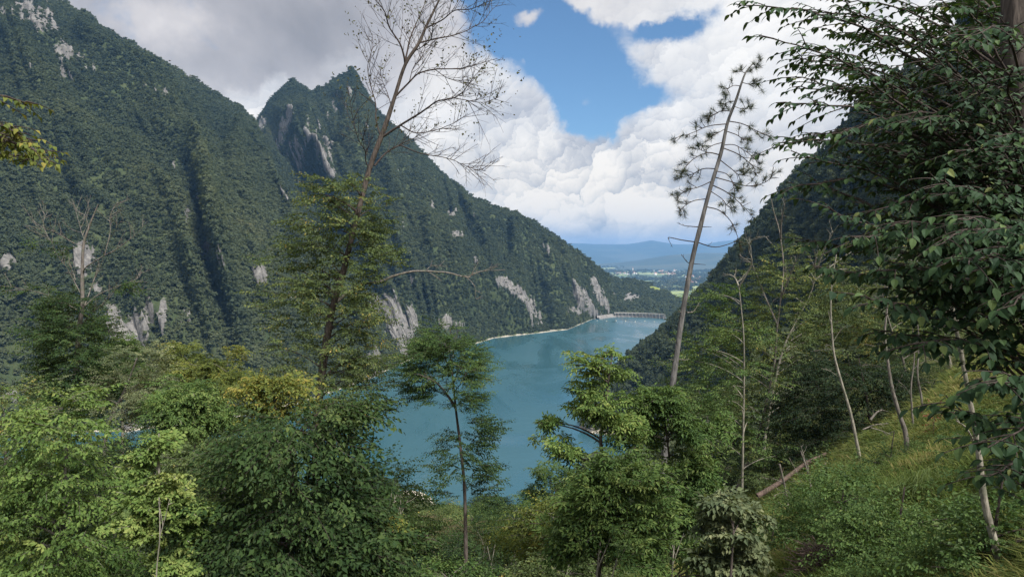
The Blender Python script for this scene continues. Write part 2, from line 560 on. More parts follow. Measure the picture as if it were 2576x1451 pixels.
K_SPOTS = [(960, 765, 60, 30, 10, 1.0), (985, 805, 30, 70, 0, 1.2), (1030, 812, 20, 48, 0, 1.2), (945, 905, 30, 44, 0, 1.0), (925, 950, 50, 20, 0, 1.0), (1010, 870, 24, 40, 0, .9), (705, 350, 16, 80, 10, .72), (725, 300, 14, 50, 10, .62), (745, 400, 34, 70, 0, .56), (775, 330, 16, 70, 10, .55), (690, 450, 30, 50, 0, .65), (820, 380, 30, 60, 0, .6), (660, 310, 14, 30, 20, .6), (840, 260, 16, 50, 15, .45), (880, 240, 10, 40, 10, .5), (800, 330, 14, 50, 5, .45), (680, 420, 12, 60, -15, .5), (835, 435, 20, 16, 0, .8), (640, 400, 12, 40, -20, .6), (725, 480, 40, 22, 35, .85),
           (1086, 515, 12, 22, -15, .9), (1140, 535, 22, 14, -20, .8), (1150, 590, 22, 12, 0, .8), (1017, 565, 8, 22, -10, .55), (1110, 545, 14, 12, 0, .5), (1195, 540, 8, 12, 0, .5), (1300, 560, 8, 14, -40, .5),
           (1270, 712, 30, 16, 30, 1.0), (1305, 735, 30, 16, 40, 1.0), (1335, 765, 16, 30, -20, .95), (1350, 790, 22, 18, 30, .8), (1355, 815, 20, 12, 0, .6), (1455, 740, 14, 46, -18, .95), (1480, 760, 12, 50, -25, .9), (1505, 735, 14, 48, -20, .9), (1520, 760, 12, 40, -28, .8), (1440, 780, 30, 12, 20, .6), (1490, 785, 40, 14, 20, .7),
           (1120, 810, 18, 20, 0, .9), (1155, 815, 18, 12, 0, .6), (1198, 652, 10, 10, 0, .7), (1390, 640, 10, 44, -38, .5), (1035, 705, 12, 18, 0, .6), (960, 640, 30, 20, 0, .6), (1000, 420, 8, 30, -25, .4), (960, 330, 10, 40, -25, .45), (920, 300, 8, 40, -20, .5)]
peak = loft('mountain_peak', K_S, K_R, 420, 150, K_SPOTS, 2, 1.18, 66.0, gl=130.0)

# the low wooded hill behind the dam, with a meadow along its top
D_S = [np.array(p, float) for p in [(60, 1330, -6), (150, 1330, -6), (170, 1328, -7), (190, 1325, -8), (230, 1315, -10), (270, 1310, -10), (330, 1310, -8), (420, 1320, -4)]]
D_R = [at(*p) for p in [(1420, 690, 1800), (1500, 694, 1770), (1550, 702, 1750), (1600, 708, 1730), (1650, 722, 1700), (1700, 745, 1660), (1735, 772, 1640), (1800, 810, 1600)]]
D_SPOTS = [(1590, 748, 22, 14, 0, .9), (1540, 745, 10, 12, 0, .7), (1570, 790, 22, 8, 0, .6)]
dam_hill = loft('dam_hill', D_S, D_R, 190, 90, D_SPOTS, 5, 0.9, 12.0, gl=110.0, back=(60.0, 300.0, -120.0), meadow=[(1660, 728, 34, 7, 12, 1.0), (1560, 706, 12, 5, 10, .8), (1700, 746, 24, 6, 25, .8)])

# ------------------------------------------------------------------ the bank we stand on: one thin-plate surface through surveyed points
_ctl = []
for (x, y) in [(278, 1100), (236, 990), (180, 880), (114, 733), (66, 587), (44, 452), (-52, 338), (-183, 308), (-330, 300), (-513, 300)]:
    _ctl.append((x, y, 0.0))
    _ctl.append((x - 40, y + 25, -26.0))
for p in [(0, 287, 0.0), (45, 300, 0.0), (82, 350, 0.0), (84, 420, 0.0), (0, 330, -12.0), (40, 350, -10.0), (30, 400, -14.0)]:
    _ctl.append(p)
for p in [(1748, 812, 1150), (1770, 784, 1080), (1794, 756, 1010), (1836, 702, 920), (1882, 614, 800), (1960, 504, 660), (2060, 414, 515), (2200, 250, 400), (2420, 90, 300)]:
    q = at(*p)
    _ctl.append(tuple(q))
    _ctl.append((q[0] + 70, q[1] + 10, q[2] - 4))
    _ctl.append((q[0] + 190, q[1] + 40, q[2] - 60))
for x in (-26, -12, 0, 12, 24):
    for y in (-12, 2, 16, 30, 44):
        _ctl.append((x, y, EYE - 2.4 + 0.63 * x - 0.455 * y))
for p in [(120, -60, EYE + 75), (90, 90, EYE + 20), (200, 60, EYE + 110), (-120, -40, EYE - 50), (-140, 120, 30), (-60, 190, 18), (0, 150, 46), (-300, 150, 14), (-500, 100, 22), (330, 120, EYE + 170), (20, 225, 20), (150, 320, 75), (-480, -100, 40)]:
    _ctl.append(p)
for p in [(112, 630, 22), (137, 630, 43), (158, 630, 62), (179, 630, 82), (199, 630, 112), (227, 630, 148), (158, 500, 104), (180, 500, 132), (207, 500, 160), (120, 500, 60), (188, 712, 66), (192, 680, 76), (212, 682, 106), (201, 800, 46), (228, 800, 72), (165, 800, 20)]:
    _ctl.append(p)
_ctl = np.array(_ctl, float)


def _U(r2):
    return 0.5 * r2 * np.log(r2 + 1e-9)


_n = len(_ctl)
_K = _U(((_ctl[:, None, :2] - _ctl[None, :, :2]) ** 2).sum(-1) / 1e4) + np.eye(_n) * 1e-4
_Pm = np.concatenate([np.ones((_n, 1)), _ctl[:, :2] / 100], 1)
_A = np.block([[_K, _Pm], [_Pm.T, np.zeros((3, 3))]])
_w = np.linalg.solve(_A, np.concatenate([_ctl[:, 2], [0, 0, 0]]))


def ground(x, y):
    x, y = np.atleast_1d(np.asarray(x, float)), np.atleast_1d(np.asarray(y, float))
    shp = x.shape
    x, y = x.ravel(), y.ravel()
    out = np.empty(len(x))
    for a in range(0, len(x), 20000):
        b = slice(a, a + 20000)
        d2 = ((x[b, None] - _ctl[None, :, 0]) ** 2 + (y[b, None] - _ctl[None, :, 1]) ** 2) / 1e4
        out[b] = _U(d2) @ _w[:_n] + _w[_n] + _w[_n + 1] * x[b] / 100 + _w[_n + 2] * y[b] / 100
    r = np.hypot(x, y)
    p = np.stack([x, y, x * 0], 1)
    out += fbm(p / 2.3, 3, 90) * 0.14 * smooth(r, 1.5, 6) + fbm(p / 14.0, 3, 91) * 1.0 * smooth(r, 25, 90) + fbm(p / 60, 3, 92) * 6.0 * smooth(r, 90, 300) * smooth(out, 0, 25)
    return out.reshape(shp)


def ground_hit(px, py):
    d = ray(px, py)
    t = np.concatenate([np.arange(1.5, 60, 0.1), np.arange(60, 900, 1.0)])
    z = EYE + d[2] * t - ground(d[0] * t, t)
    k = np.argmax(z < 0)
    return np.array([0, 0, EYE]) + d * (t[k] if z[k] < 0 else 40.0)


def grid_land(name, xs, ys, drop=None, mat=None, extra=None):
    X, Y = np.meshgrid(xs, ys)
    Z = ground(X, Y)
    if drop is not None:
        Z = Z - drop(X, Y)
    Z = np.maximum(Z, -30.0)
    P = np.stack([X, Y, Z], -1).reshape(-1, 3)
    nr, nc = X.shape
    idx = np.arange(nr * nc).reshape(nr, nc)
    q = np.stack([idx[:-1, :-1], idx[:-1, 1:], idx[1:, 1:], idx[1:, :-1]], -1).reshape(-1, 4)
    q = q[P[q, 2].max(1) > -24]
    rk = np.clip(smooth(fbm(P / 25.0, 4, 77) + smooth(P[:, 2], 9, 2) * 0.35, 0.42, 0.62), 0, 1) * smooth(np.hypot(P[:, 0], P[:, 1]), 150, 320)
    me = make_mesh(name, P, q, [mat or M_NEAR_LAND], {'rock': rk, 'meadow': np.zeros(len(P))}, True)
    o = link(name, me)
    tag(o, kind='structure')
    return dict(obj=o, P=P, quads=q, rock=rk, meadow=rk * 0)


NX0, NX1, NY0, NY1 = -34.0, 46.0, -14.0, 62.0
bank = grid_land('lake_bank', np.arange(-620, 640, 6.0), np.arange(-150, 1200, 6.0),
                 drop=lambda X, Y: 2.2 * ((X > NX0 + 4) & (X < NX1 - 4) & (Y > NY0 + 4) & (Y < NY1 - 4)))

# ------------------------------------------------------------------ lake
m_water, N = material('lake_water')
geo = N.new('ShaderNodeNewGeometry')
pos = geo.outputs['Position']
v = N.vmath('MULTIPLY', pos, (1.0, 0.45, 1.0))
r1 = N.noise(v, 0.55, 3, 0.6, 0.4)
r2 = N.noise(v, 0.12, 3, 0.55, 0.3)
r3 = N.noise(pos, 0.010, 3, 0.5)
bp = N.new('ShaderNodeBump', None, Strength=0.30, Distance=0.5, Height=r1 * (0.25 + r3) + r2 * 0.8)
wc = N.mixc(r3, (.020, .070, .094), (.032, .090, .110))
wind = N.noise(N.vmath('MULTIPLY', pos, (1.0, .35, 1.0)), 0.016, 4, 0.6, 0.8)
wp = N.new('ShaderNodeBsdfPrincipled', None, Base_Color=wc, Roughness=0.09 + N.sstep(wind, .36, .58) * 0.27, IOR=1.33, Normal=bp.outputs[0])
finish(N, wp.outputs[0])
lk = [(-1100, 215), (-600, 215), (-330, 240), (-180, 250), (-70, 265), (0, 240), (60, 245), (130, 330), (125, 450), (120, 600), (170, 750), (240, 900), (290, 1000), (330, 1100), (330, 1262), (240, 1290), (190, 1312), (140, 1320), (60, 1250), (0, 1130), (-60, 1010), (-90, 900), (-150, 800), (-260, 700), (-420, 640), (-700, 560), (-1100, 520)]
me = bpy.data.meshes.new('lake')
import bmesh
bm = bmesh.new()
f = bm.faces.new([bm.verts.new((x, y, 0.0)) for x, y in lk])
bmesh.ops.triangulate(bm, faces=[f])
bm.to_mesh(me)
bm.free()
me.materials.append(m_water)
lake = link('lake', me)
tag(lake, kind='structure')

# ------------------------------------------------------------------ the plain beyond the dam, out to the horizon
PLAIN_Z = -26.0


def plain_h(x, y):
    x, y = np.asarray(x, float), np.asarray(y, float)
    p = np.stack([x.ravel(), y.ravel(), x.ravel() * 0], 1)
    h = fbm(p / 900.0, 4, 130) * 26 + fbm(p / 240.0, 3, 134) * 5
    r = np.hypot(p[:, 0], p[:, 1])
    h = PLAIN_Z - 10 + h * smooth(r, 1700, 3200) * (1 - 0.6 * smooth(r, 9000, 14000))
    return h.reshape(x.shape)


th = np.radians(np.linspace(-88, 88, 170))
rr = np.concatenate([[60, 400, 900], np.geomspace(1500, 20500, 130)])
X, Y = rr[:, None] * np.sin(th)[None], rr[:, None] * np.cos(th)[None]
Z = plain_h(X, Y)
P = np.stack([X, Y, Z], -1).reshape(-1, 3)
nr, nc = X.shape
idx = np.arange(nr * nc).reshape(nr, nc)
q = np.stack([idx[:-1, :-1], idx[:-1, 1:], idx[1:, 1:], idx[1:, :-1]], -1).reshape(-1, 4)
m_plain, N = material('valley_fields')
geo = N.new('ShaderNodeNewGeometry')
pos = geo.outputs['Position']
w1 = N.noise(pos, 0.0016, 6, 0.6, 0.6)
vor = N.new('ShaderNodeTexVoronoi', None, Vector=pos, Scale=0.006)
fld = N.ramp(E(N, vor.outputs['Color']), [(.0, (.14, .20, .07)), (.4, (.24, .28, .10)), (.6, (.32, .32, .16)), (.9, (.16, .23, .08))])
n3 = N.noise(pos, 0.06, 5, 0.7)
wood = N.mixc(N.sstep(n3, .35, .65), (.04, .07, .035), (.08, .12, .055))
c = N.mixc(N.sstep(w1 + (n3 - .5) * .12, .47, .52), wood, fld)
p = N.new('ShaderNodeBsdfPrincipled', None, Base_Color=c, Roughness=1.0)
finish(N, p.outputs[0])
plain = link('valley_plain', make_mesh('valley_plain', P, q, [m_plain], None, True))
tag(plain, kind='structure')

# far blue ranges
m_far, N = material('far_range')
geo = N.new('ShaderNodeNewGeometry')
nf = N.noise(geo.outputs['Position'], 0.0012, 6, 0.6)
p = N.new('ShaderNodeBsdfPrincipled', None, Base_Color=N.mixc(N.sstep(nf, .45, .6), (.03, .05, .035), (.06, .075, .05)), Roughness=1.0)
finish(N, p.outputs[0])


def far_range(name, crest, width, seed, amp):
    C = resample([at(*p) for p in crest], 200)
    jag = fbm(np.stack([C[:, 0] / 700, C[:, 0] * 0, C[:, 0] * 0], 1), 5, seed)
    C[:, 2] += jag * amp
    rows = []
    for q_ in np.linspace(-1, 1, 41):
        s = 1 - abs(q_)
        p = C.copy()
        p[:, 1] += q_ * width
        prof = s ** 1.15
        p[:, 2] = -60 + (C[:, 2] + 60) * prof
        p[:, 2] += fbm(p / 800.0, 4, seed + 3, 0.55, True) * amp * 1.3 * s * (1 - s) * 3
        rows.append(p)
    A = np.stack(rows, 0)
    nr, nc = A.shape[:2]
    idx = np.arange(nr * nc).reshape(nr, nc)
    q = np.stack([idx[:-1, :-1], idx[:-1, 1:], idx[1:, 1:], idx[1:, :-1]], -1).reshape(-1, 4)
    o = link(name, make_mesh(name, A.reshape(-1, 3), q, [m_far], None, True))
    tag(o, kind='structure')


far_range('far_hills', [(1180, 668, 8500), (1380, 668, 8500), (1500, 666, 8500), (1600, 655, 8500), (1680, 642, 8500), (1760, 636, 8500), (1830, 636, 8500), (1950, 628, 8500), (2200, 620, 8500), (2500, 640, 8500)], 2400, 201, 20)
far_range('far_mountains', [(1000, 600, 15000), (1300, 612, 15000), (1420, 610, 15000), (1500, 614, 15000), (1580, 614, 15000), (1640, 605, 15000), (1700, 615, 15000), (1780, 613, 15000), (1850, 603, 15000), (1960, 596, 15000), (2200, 600, 15000), (2600, 610, 15000)], 4500, 211, 22)

# ------------------------------------------------------------------ forest on the slopes: one mass of crowns per slope


def sample_points(land, spacing, seed, keep=None, zmin=.5, zmax=1e9, front=True):
    g = np.random.default_rng(seed)
    P, Q = land['P'], land['quads']
    if front and 'nfront' in land:
        Q = Q[(Q < land['nfront'] + 3 * 420).all(1)]
    a, b, c, d = (P[Q[:, k]] for k in range(4))
    ar = 0.5 * (np.linalg.norm(np.cross(b - a, c - a), axis=1) + np.linalg.norm(np.cross(c - a, d - a), axis=1))
    n = int(ar.sum() / spacing ** 2)
    f = g.choice(len(Q), n, p=ar / ar.sum())
    u, v = g.random(n), g.random(n)
    w = np.stack([(1 - u) * (1 - v), u * (1 - v), u * v, (1 - u) * v], 1)
    pts = sum(w[:, k, None] * P[Q[f, k]] for k in range(4))
    rk = sum(w[:, k] * land['rock'][Q[f, k]] for k in range(4))
    mw = sum(w[:, k] * land['meadow'][Q[f, k]] for k in range(4))
    ok = (g.random(n) > rk * 0.95) & (mw < 0.4) & (pts[:, 2] > zmin + g.random(n) * .8) & (pts[:, 2] < zmax)
    if keep is not None:
        ok &= keep(pts)
    return pts[ok], rk[ok]


def crown_mesh(name, seed, n, flat=0.85, conifer=False, mat=None, leaf=0.26):
    """one distant crown: uneven heaps of leaf clumps, a gap here and there, round a short stem; unit radius, foot at z=0"""
    g = np.random.default_rng(seed)
    if conifer:
        h = g.random(n) ** 0.8
        r = (1 - h) * (0.62 + 0.2 * np.sin(h * 40)) + 0.04
        an = g.random(n) * 2 * np.pi
        c = np.stack([r * np.cos(an), r * np.sin(an), 0.25 + h * 2.9], 1)
        nrm = np.stack([np.cos(an), np.sin(an), np.full(n, 0.5)], 1)
    else:
        k = 7
        lob = g.normal(size=(k, 3)) * (0.5, 0.5, 0.36) + (0, 0, 1.1)
        lr = g.uniform(0.42, 0.68, k)
        w = g.integers(0, k, n)
        dv = g.normal(size=(n, 3))
        dv[:, 2] = np.abs(dv[:, 2]) * 0.9 + dv[:, 2] * 0.35
        dv /= np.linalg.norm(dv, axis=1)[:, None]
        c = lob[w] + dv * (lr[w] * g.uniform(0.75, 1.08, n))[:, None]
        c[:, 2] *= flat
        nrm = dv
    nrm = nrm + g.normal(size=(n, 3)) * 0.45
    nrm /= np.linalg.norm(nrm, axis=1)[:, None]
    t = np.cross(nrm, g.normal(size=(n, 3)))
    t /= np.linalg.norm(t, axis=1)[:, None]
    b = np.cross(nrm, t)
    s = g.uniform(0.6, 1.3, n)[:, None] * leaf
    V = np.stack([c - t * s, c - b * s * 0.7 - nrm * s * .2, c + t * s, c + b * s * 0.7 + nrm * s * .15], 1).reshape(-1, 3)
    q = np.arange(n * 4).reshape(n, 4)
    tint = np.repeat(g.random(n), 4).astype(np.float32)
    # stem
    an = np.linspace(0, 2 * np.pi, 5)[:4]
    st = np.concatenate([np.stack([0.06 * np.cos(an), 0.06 * np.sin(an), an * 0 - 0.5], 1), np.stack([0.04 * np.cos(an), 0.04 * np.sin(an), an * 0 + 1.2], 1)])
    sq = np.array([[i, (i + 1) % 4, (i + 1) % 4 + 4, i + 4] for i in range(4)]) + len(V)
    return make_mesh(name, np.concatenate([V, st]), [q, sq], [mat], {'leaf': np.concatenate([tint, np.full(8, .1, np.float32)])}, False)


def forest_material(name, stops):
    m, N = material(name)
    t = attr(N, 'tint', 'INSTANCER')
    l = attr(N, 'leaf')
    c = N.ramp(t * 0.85 + l * 0.15, stops)
    d = N.new('ShaderNodeBsdfDiffuse', None, Color=c)
    tr = N.new('ShaderNodeBsdfTranslucent', None, Color=N.mixc(1.0, c, (1.2, 1.15, .6), 'MULTIPLY'))
    a = N.new('ShaderNodeMixShader', None, i0=0.42, i1=d.outputs[0], i2=tr.outputs[0])
    finish(N, a.outputs[0])
    return m


M_FOREST = forest_material('mountain_foliage', [(.0, (.044, .060, .042)), (.35, (.070, .090, .056)), (.7, (.100, .120, .068)), (.93, (.132, .146, .078)), (1.0, (.165, .162, .086))])
PROTO_FAR = [crown_mesh('far_crown', 300 + i, 90, (0.8, 0.95, 0.7, 1.1)[i], False, M_FOREST, 0.34) for i in range(4)]
PROTO_MID = [crown_mesh('bank_crown', 320 + i, 420, (0.95, 1.15, 0.85, 1.05)[i], False, M_FOREST, 0.17) for i in range(4)] + [crown_mesh('bank_conifer', 330 + i, 420, 1, True, M_FOREST, 0.16) for i in range(2)]


def forest(name, pts, protos, idx, scale, tint, label, cat='forest'):
    g = np.random.default_rng(len(pts))
    n = len(pts)
    me = make_mesh(name, pts, [], [M_FOREST], {'scl': scale.astype(np.float32), 'rot': (g.random(n) * 6.283).astype(np.float32),
                                               'pick': idx.astype(np.int32), 'tint': tint.astype(np.float32)})
    o = link(name, me)
    ng = bpy.data.node_groups.new(name + '_scatter', 'GeometryNodeTree')
    ng.interface.new_socket('Geometry', in_out='INPUT', socket_type='NodeSocketGeometry')
    ng.interface.new_socket('Geometry', in_out='OUTPUT', socket_type='NodeSocketGeometry')
    nd = ng.nodes
    gi, go = nd.new('NodeGroupInput'), nd.new('NodeGroupOutput')
    jn = nd.new('GeometryNodeJoinGeometry')
    for pm in reversed(protos):
        po = bpy.data.objects.new(pm.name, pm)
        oi = nd.new('GeometryNodeObjectInfo')
        oi.inputs['Object'].default_value = po
        oi.inputs['As Instance'].default_value = False
        gti = nd.new('GeometryNodeGeometryToInstance')
        ng.links.new(oi.outputs['Geometry'], gti.inputs[0])
        ng.links.new(gti.outputs[0], jn.inputs[0])
    ip = nd.new('GeometryNodeInstanceOnPoints')
    ip.inputs['Pick Instance'].default_value = True

    def named(a, t):
        x = nd.new('GeometryNodeInputNamedAttribute')
        x.data_type = t
        x.inputs['Name'].default_value = a
        return x.outputs[0]
    ng.links.new(gi.outputs[0], ip.inputs['Points'])
    ng.links.new(jn.outputs[0], ip.inputs['Instance'])
    ng.links.new(named('pick', 'INT'), ip.inputs['Instance Index'])
    cb = nd.new('ShaderNodeCombineXYZ')
    ng.links.new(named('rot', 'FLOAT'), cb.inputs[2])
    e2r = nd.new('FunctionNodeEulerToRotation')
    ng.links.new(cb.outputs[0], e2r.inputs[0])
    ng.links.new(e2r.outputs[0], ip.inputs['Rotation'])
    ng.links.new(named('scl', 'FLOAT'), ip.inputs['Scale'])
    ng.links.new(ip.outputs[0], go.inputs[0])
    md = o.modifiers.new('scatter', 'NODES')
    md.node_group = ng
    tag(o, label, cat, kind='stuff')
    return o


def slope_forest(name, land, spacing, smin, smax, seed, label, protos=PROTO_FAR, keep=None, shift=0.0, conif=0.0, front=True, zmin=.5):
    g = np.random.default_rng(seed)
    pts, rk = sample_points(land, spacing, seed, keep, zmin=zmin, front=front)
    n = len(pts)
    big = fbm(pts / 90.0, 3, seed)
    sc_ = (smin + (smax - smin) * g.random(n) ** 1.6) * (1 - 0.45 * rk) * (1 + 0.25 * big)
    pts = pts.copy()
    pts[:, 2] -= sc_ * 0.25
    ti = np.clip(0.40 + 0.34 * (g.random(n) - 0.5) + 0.38 * fbm(pts / 45.0, 3, seed + 2) + 0.40 * fbm(pts / 150.0, 2, seed + 6) + shift + 0.15 * rk, 0, 1)
    if conif > 0:
        nc = len(protos) - 2
        ix = np.where(g.random(n) < conif * (1 + big), nc + g.integers(0, 2, n), g.integers(0, nc, n))
        ti = np.where(ix >= nc, ti * 0.45, ti)
    else:
        ix = g.integers(0, len(protos), n)
    return forest(name, pts, protos, ix, sc_, ti, label)


slope_forest('wall_forest', left, 2.9, 1.15, 3.1, 41, 'dense green broadleaf forest covering the big mountain wall across the lake')
slope_forest('peak_forest', peak, 3.15, 1.15, 2.9, 42, 'dense green forest covering the pointed peak and its long shoulder')
slope_forest('dam_hill_forest', dam_hill, 5.2, 2.4, 4.6, 43, 'forest on the low hill behind the dam', shift=.06, zmin=-30.0)
slope_forest('bank_forest', bank, 4.6, 2.2, 4.2, 44, 'dark mixed forest on the steep bank beyond the bare pine', PROTO_MID, conif=.22, shift=-.04,
             keep=lambda p: (np.hypot(p[:, 0], p[:, 1]) > 75) & (p[:, 1] > 30) & ~((p[:, 0] / p[:, 1] > -.165) & (p[:, 0] / p[:, 1] < -.105) & (p[:, 1] > 225) & (p[:, 1] < 350)))

# small pale beach on the near shore
g = np.random.default_rng(8)
bx, by = np.meshgrid(np.linspace(-66, -28, 24), np.linspace(322, 346, 16))
bz = np.maximum(ground(bx, by), -1.5) + .25
m_sand, N = material('pale_sand')
geo = N.new('ShaderNodeNewGeometry')
n1 = N.noise(geo.outputs['Position'], .6, 5, .65)
p = N.new('ShaderNodeBsdfPrincipled', None, Base_Color=N.mixc(n1, (.36, .31, .24), (.56, .50, .41)), Roughness=.95)
finish(N, p.outputs[0])
bi = np.arange(24 * 16).reshape(16, 24)
bq = np.stack([bi[:-1, :-1], bi[:-1, 1:], bi[1:, 1:], bi[1:, :-1]], -1).reshape(-1, 4)
bP = np.stack([bx, by + 1.5 * np.sin(bx * .4), bz], -1).reshape(-1, 3)
cen = bP[bq].mean(1)
bq = bq[(((cen[:, 0] + 47) / 19) ** 2 + ((cen[:, 1] - 334) / 11) ** 2) < 1]
tag(link('beach', make_mesh('beach', bP, bq, [m_sand], None, True)), kind='structure')

# ------------------------------------------------------------------ tree building tools
class Geo:
    def __init__(s):
        s.v, s.f, s.n = [], [], 0

    def tube(s, path, rad, k=6):
        P = np.asarray(path, float)
        rad = np.broadcast_to(np.asarray(rad, float), (len(P),))
        T = np.gradient(P, axis=0)
        T /= np.linalg.norm(T, axis=1)[:, None] + 1e-9
        ref = np.array([0.31, 0.9, 0.2]) if abs(T[0, 2]) > 0.6 else np.array([0.1, 0.2, 0.97])
        A = np.cross(T, ref)
        A /= np.linalg.norm(A, axis=1)[:, None] + 1e-9
        B = np.cross(T, A)
        an = np.linspace(0, 2 * np.pi, k, endpoint=False)
        V = P[:, None] + rad[:, None, None] * (np.cos(an)[None, :, None] * A[:, None] + np.sin(an)[None, :, None] * B[:, None])
        n = len(P)
        idx = np.arange(n * k).reshape(n, k) + s.n
        q = np.stack([idx[:-1], np.roll(idx[:-1], -1, 1), np.roll(idx[1:], -1, 1), idx[1:]], -1).reshape(-1, 4)
        s.v.append(V.reshape(-1, 3))
        s.f.append(q)
        s.n += n * k
        return s

    def build(s, name, mat, parent=None, loc=(0, 0, 0), smooth_shade=True):
        if not s.v:
            return None
        V = np.concatenate(s.v) - np.asarray(loc, float)
        return link(name, make_mesh(name, V, np.concatenate(s.f), [mat], None, smooth_shade), parent)


def bez(a, b, c, n):
    t = np.linspace(0, 1, n)[:, None]
    return (1 - t) ** 2 * a + 2 * t * (1 - t) * b + t * t * c


def unit(v):
    v = np.asarray(v, float)
    return v / (np.linalg.norm(v, axis=-1, keepdims=True) + 1e-9)


def spline(P, n):
    """Catmull-Rom through the points, evenly sampled"""
    P = np.asarray(P, float)
    if len(P) == 2:
        return P[0] + (P[1] - P[0]) * np.linspace(0, 1, n)[:, None]
    Q = np.concatenate([[2 * P[0] - P[1]], P, [2 * P[-1] - P[-2]]])
    u = np.linspace(0, len(P) - 1 - 1e-6, n)
    i = u.astype(int)
    t = (u - i)[:, None]
    a, b, c, d = Q[i], Q[i + 1], Q[i + 2], Q[i + 3]
    return 0.5 * (2 * b + (c - a) * t + (2 * a - 5 * b + 4 * c - d) * t * t + (3 * b - a - 3 * c + d) * t ** 3)


# leaf outlines: x across, y along, z out of the blade (unit length)
LEAF_THIN = (np.array([(0, 0, 0), (-.29, .42, .08), (0, 1, -.18), (.29, .42, .08)]), np.array([(0, 3, 2), (0, 2, 1)]))
LEAF_WIDE = (np.array([(0, 0, 0), (-.34, .40, .09), (0, 1, -.22), (.34, .40, .09), (0, .46, 0)]),
             np.array([(0, 3, 4), (3, 2, 4), (2, 1, 4), (1, 0, 4)]))
_h = [(.0, .02), (.16, .18), (.42, .285), (.70, .21), (1.0, .0)]
_V = []
for (y_, w_) in _h:
    z_ = -0.30 * y_ * y_
    _V += [(-w_, y_ - .02, z_ + w_ * .30), (0, y_, z_), (w_, y_ - .02, z_ + w_ * .30)]
_F = []
for i_ in range(len(_h) - 1):
    a_ = i_ * 3
    _F += [(a_, a_ + 1, a_ + 4), (a_, a_ + 4, a_ + 3), (a_ + 1, a_ + 2, a_ + 5), (a_ + 1, a_ + 5, a_ + 4)]
LEAF_BIG = (np.array(_V), np.array(_F))
LEAF_LANCE = (np.array([(0, 0, 0), (-.21, .44, .07), (0, 1, -.16), (.21, .44, .07)]), np.array([(0, 3, 2), (0, 2, 1)]))
NEEDLE = (np.array([(-.018, 0, 0), (.018, 0, 0), (0, 1, 0)]), np.array([(0, 1, 2)]))


def leaf_verts(pos, d, nrm, size, shape):
    """pos, direction, blade normal (M,3), size (M,) -> verts, faces"""
    T, F = shape
    d = unit(d)
    s = unit(np.cross(d, nrm))
    n = np.cross(s, d)
    V = pos[:, None] + size[:, None, None] * (T[None, :, 0, None] * s[:, None] + T[None, :, 1, None] * d[:, None] + T[None, :, 2, None] * n[:, None])
    M, K = V.shape[:2]
    faces = (F[None] + (np.arange(M) * K)[:, None, None]).reshape(-1, 3)
    return V.reshape(-1, 3), faces, K


def rot_about(v, axis, ang):
    axis = unit(axis)
    c, s = np.cos(ang)[..., None], np.sin(ang)[..., None]
    return v * c + np.cross(axis, v) * s + axis * (axis * v).sum(-1, keepdims=True) * (1 - c)


def spray_alternate(g, L=0.52, leaf=0.080, side=5, droop=0.25):
    """flat layered spray, leaves in two ranks (hornbeam): frames in local axes, x out along the twig, z up"""
    pos, dr, nm, sz, tw = [], [], [], [], []

    def run(o, ang, ln, dip):
        n = max(4, int(ln / (leaf * 0.42)))
        t = np.linspace(0, 1, n)
        dirx = np.array([math.cos(ang), math.sin(ang), 0])
        P = o + dirx * (t * ln)[:, None]
        P[:, 2] += -dip * (t * ln) ** 1.6 + g.normal(0, .006, n).cumsum()
        tw.append(P)
        for i in range(n):
            if t[i] < 0.12:
                continue
            sgn = 1 if i % 2 else -1
            a = ang + sgn * g.uniform(.55, 1.15)
            if i == n - 1:
                a = ang
            dd = np.array([math.cos(a), math.sin(a), g.uniform(-1.1, .1)])
            pos.append(P[i])
            dr.append(dd)
            nm.append(np.array([g.normal(0, .6), g.normal(0, .6), 1]))
            sz.append(leaf * g.uniform(.65, 1.15) * (1 - .25 * t[i]))
        return P
    m = run(np.zeros(3), 0, L, droop)
    for k in range(side):
        i = int(len(m) * (0.15 + 0.7 * k / side))
        sgn = 1 if k % 2 else -1
        run(m[i], sgn * g.uniform(.5, .95), L * g.uniform(.35, .6) * (1 - .4 * k / side), droop * 1.2)
    return np.array(pos), np.array(dr), np.array(nm), np.array(sz), tw


def spray_rosette(g, leaf=0.13, fronds=6, pairs=3, rach=0.26, droop=.9):
    """compound leaves spreading round a shoot tip (walnut, ash, elder)"""
    pos, dr, nm, sz, tw = [], [], [], [], []
    for k in range(fronds):
        a = k / fronds * 2 * math.pi + g.uniform(-.4, .4)
        up = g.uniform(.1, .8)
        d0 = np.array([math.cos(a) * .9 + .35, math.sin(a), up])
        d0 /= np.linalg.norm(d0)
        t = np.linspace(0, 1, pairs + 2)
        ln = rach * g.uniform(.75, 1.2)
        P = d0 * (t * ln)[:, None]
        P[:, 2] -= droop * ln * t ** 2 * .55
        tw.append(P)
        sd = np.cross(d0, (0, 0, 1))
        sd /= np.linalg.norm(sd) + 1e-6
        for i in range(1, pairs + 2):
            fw = unit(P[i] - P[i - 1])
            for sg in ((-1, 1) if i <= pairs else (0,)):
                dd = fw * (.55 if sg else 1) + sd * sg * .85 + np.array([0, 0, .05 - .45 * g.random()])
                pos.append(P[i])
                dr.append(dd)
                nm.append(np.array([g.normal(0, .4), g.normal(0, .4), 1]))
                sz.append(leaf * g.uniform(.7, 1.15))
    return np.array(pos), np.array(dr), np.array(nm), np.array(sz), tw


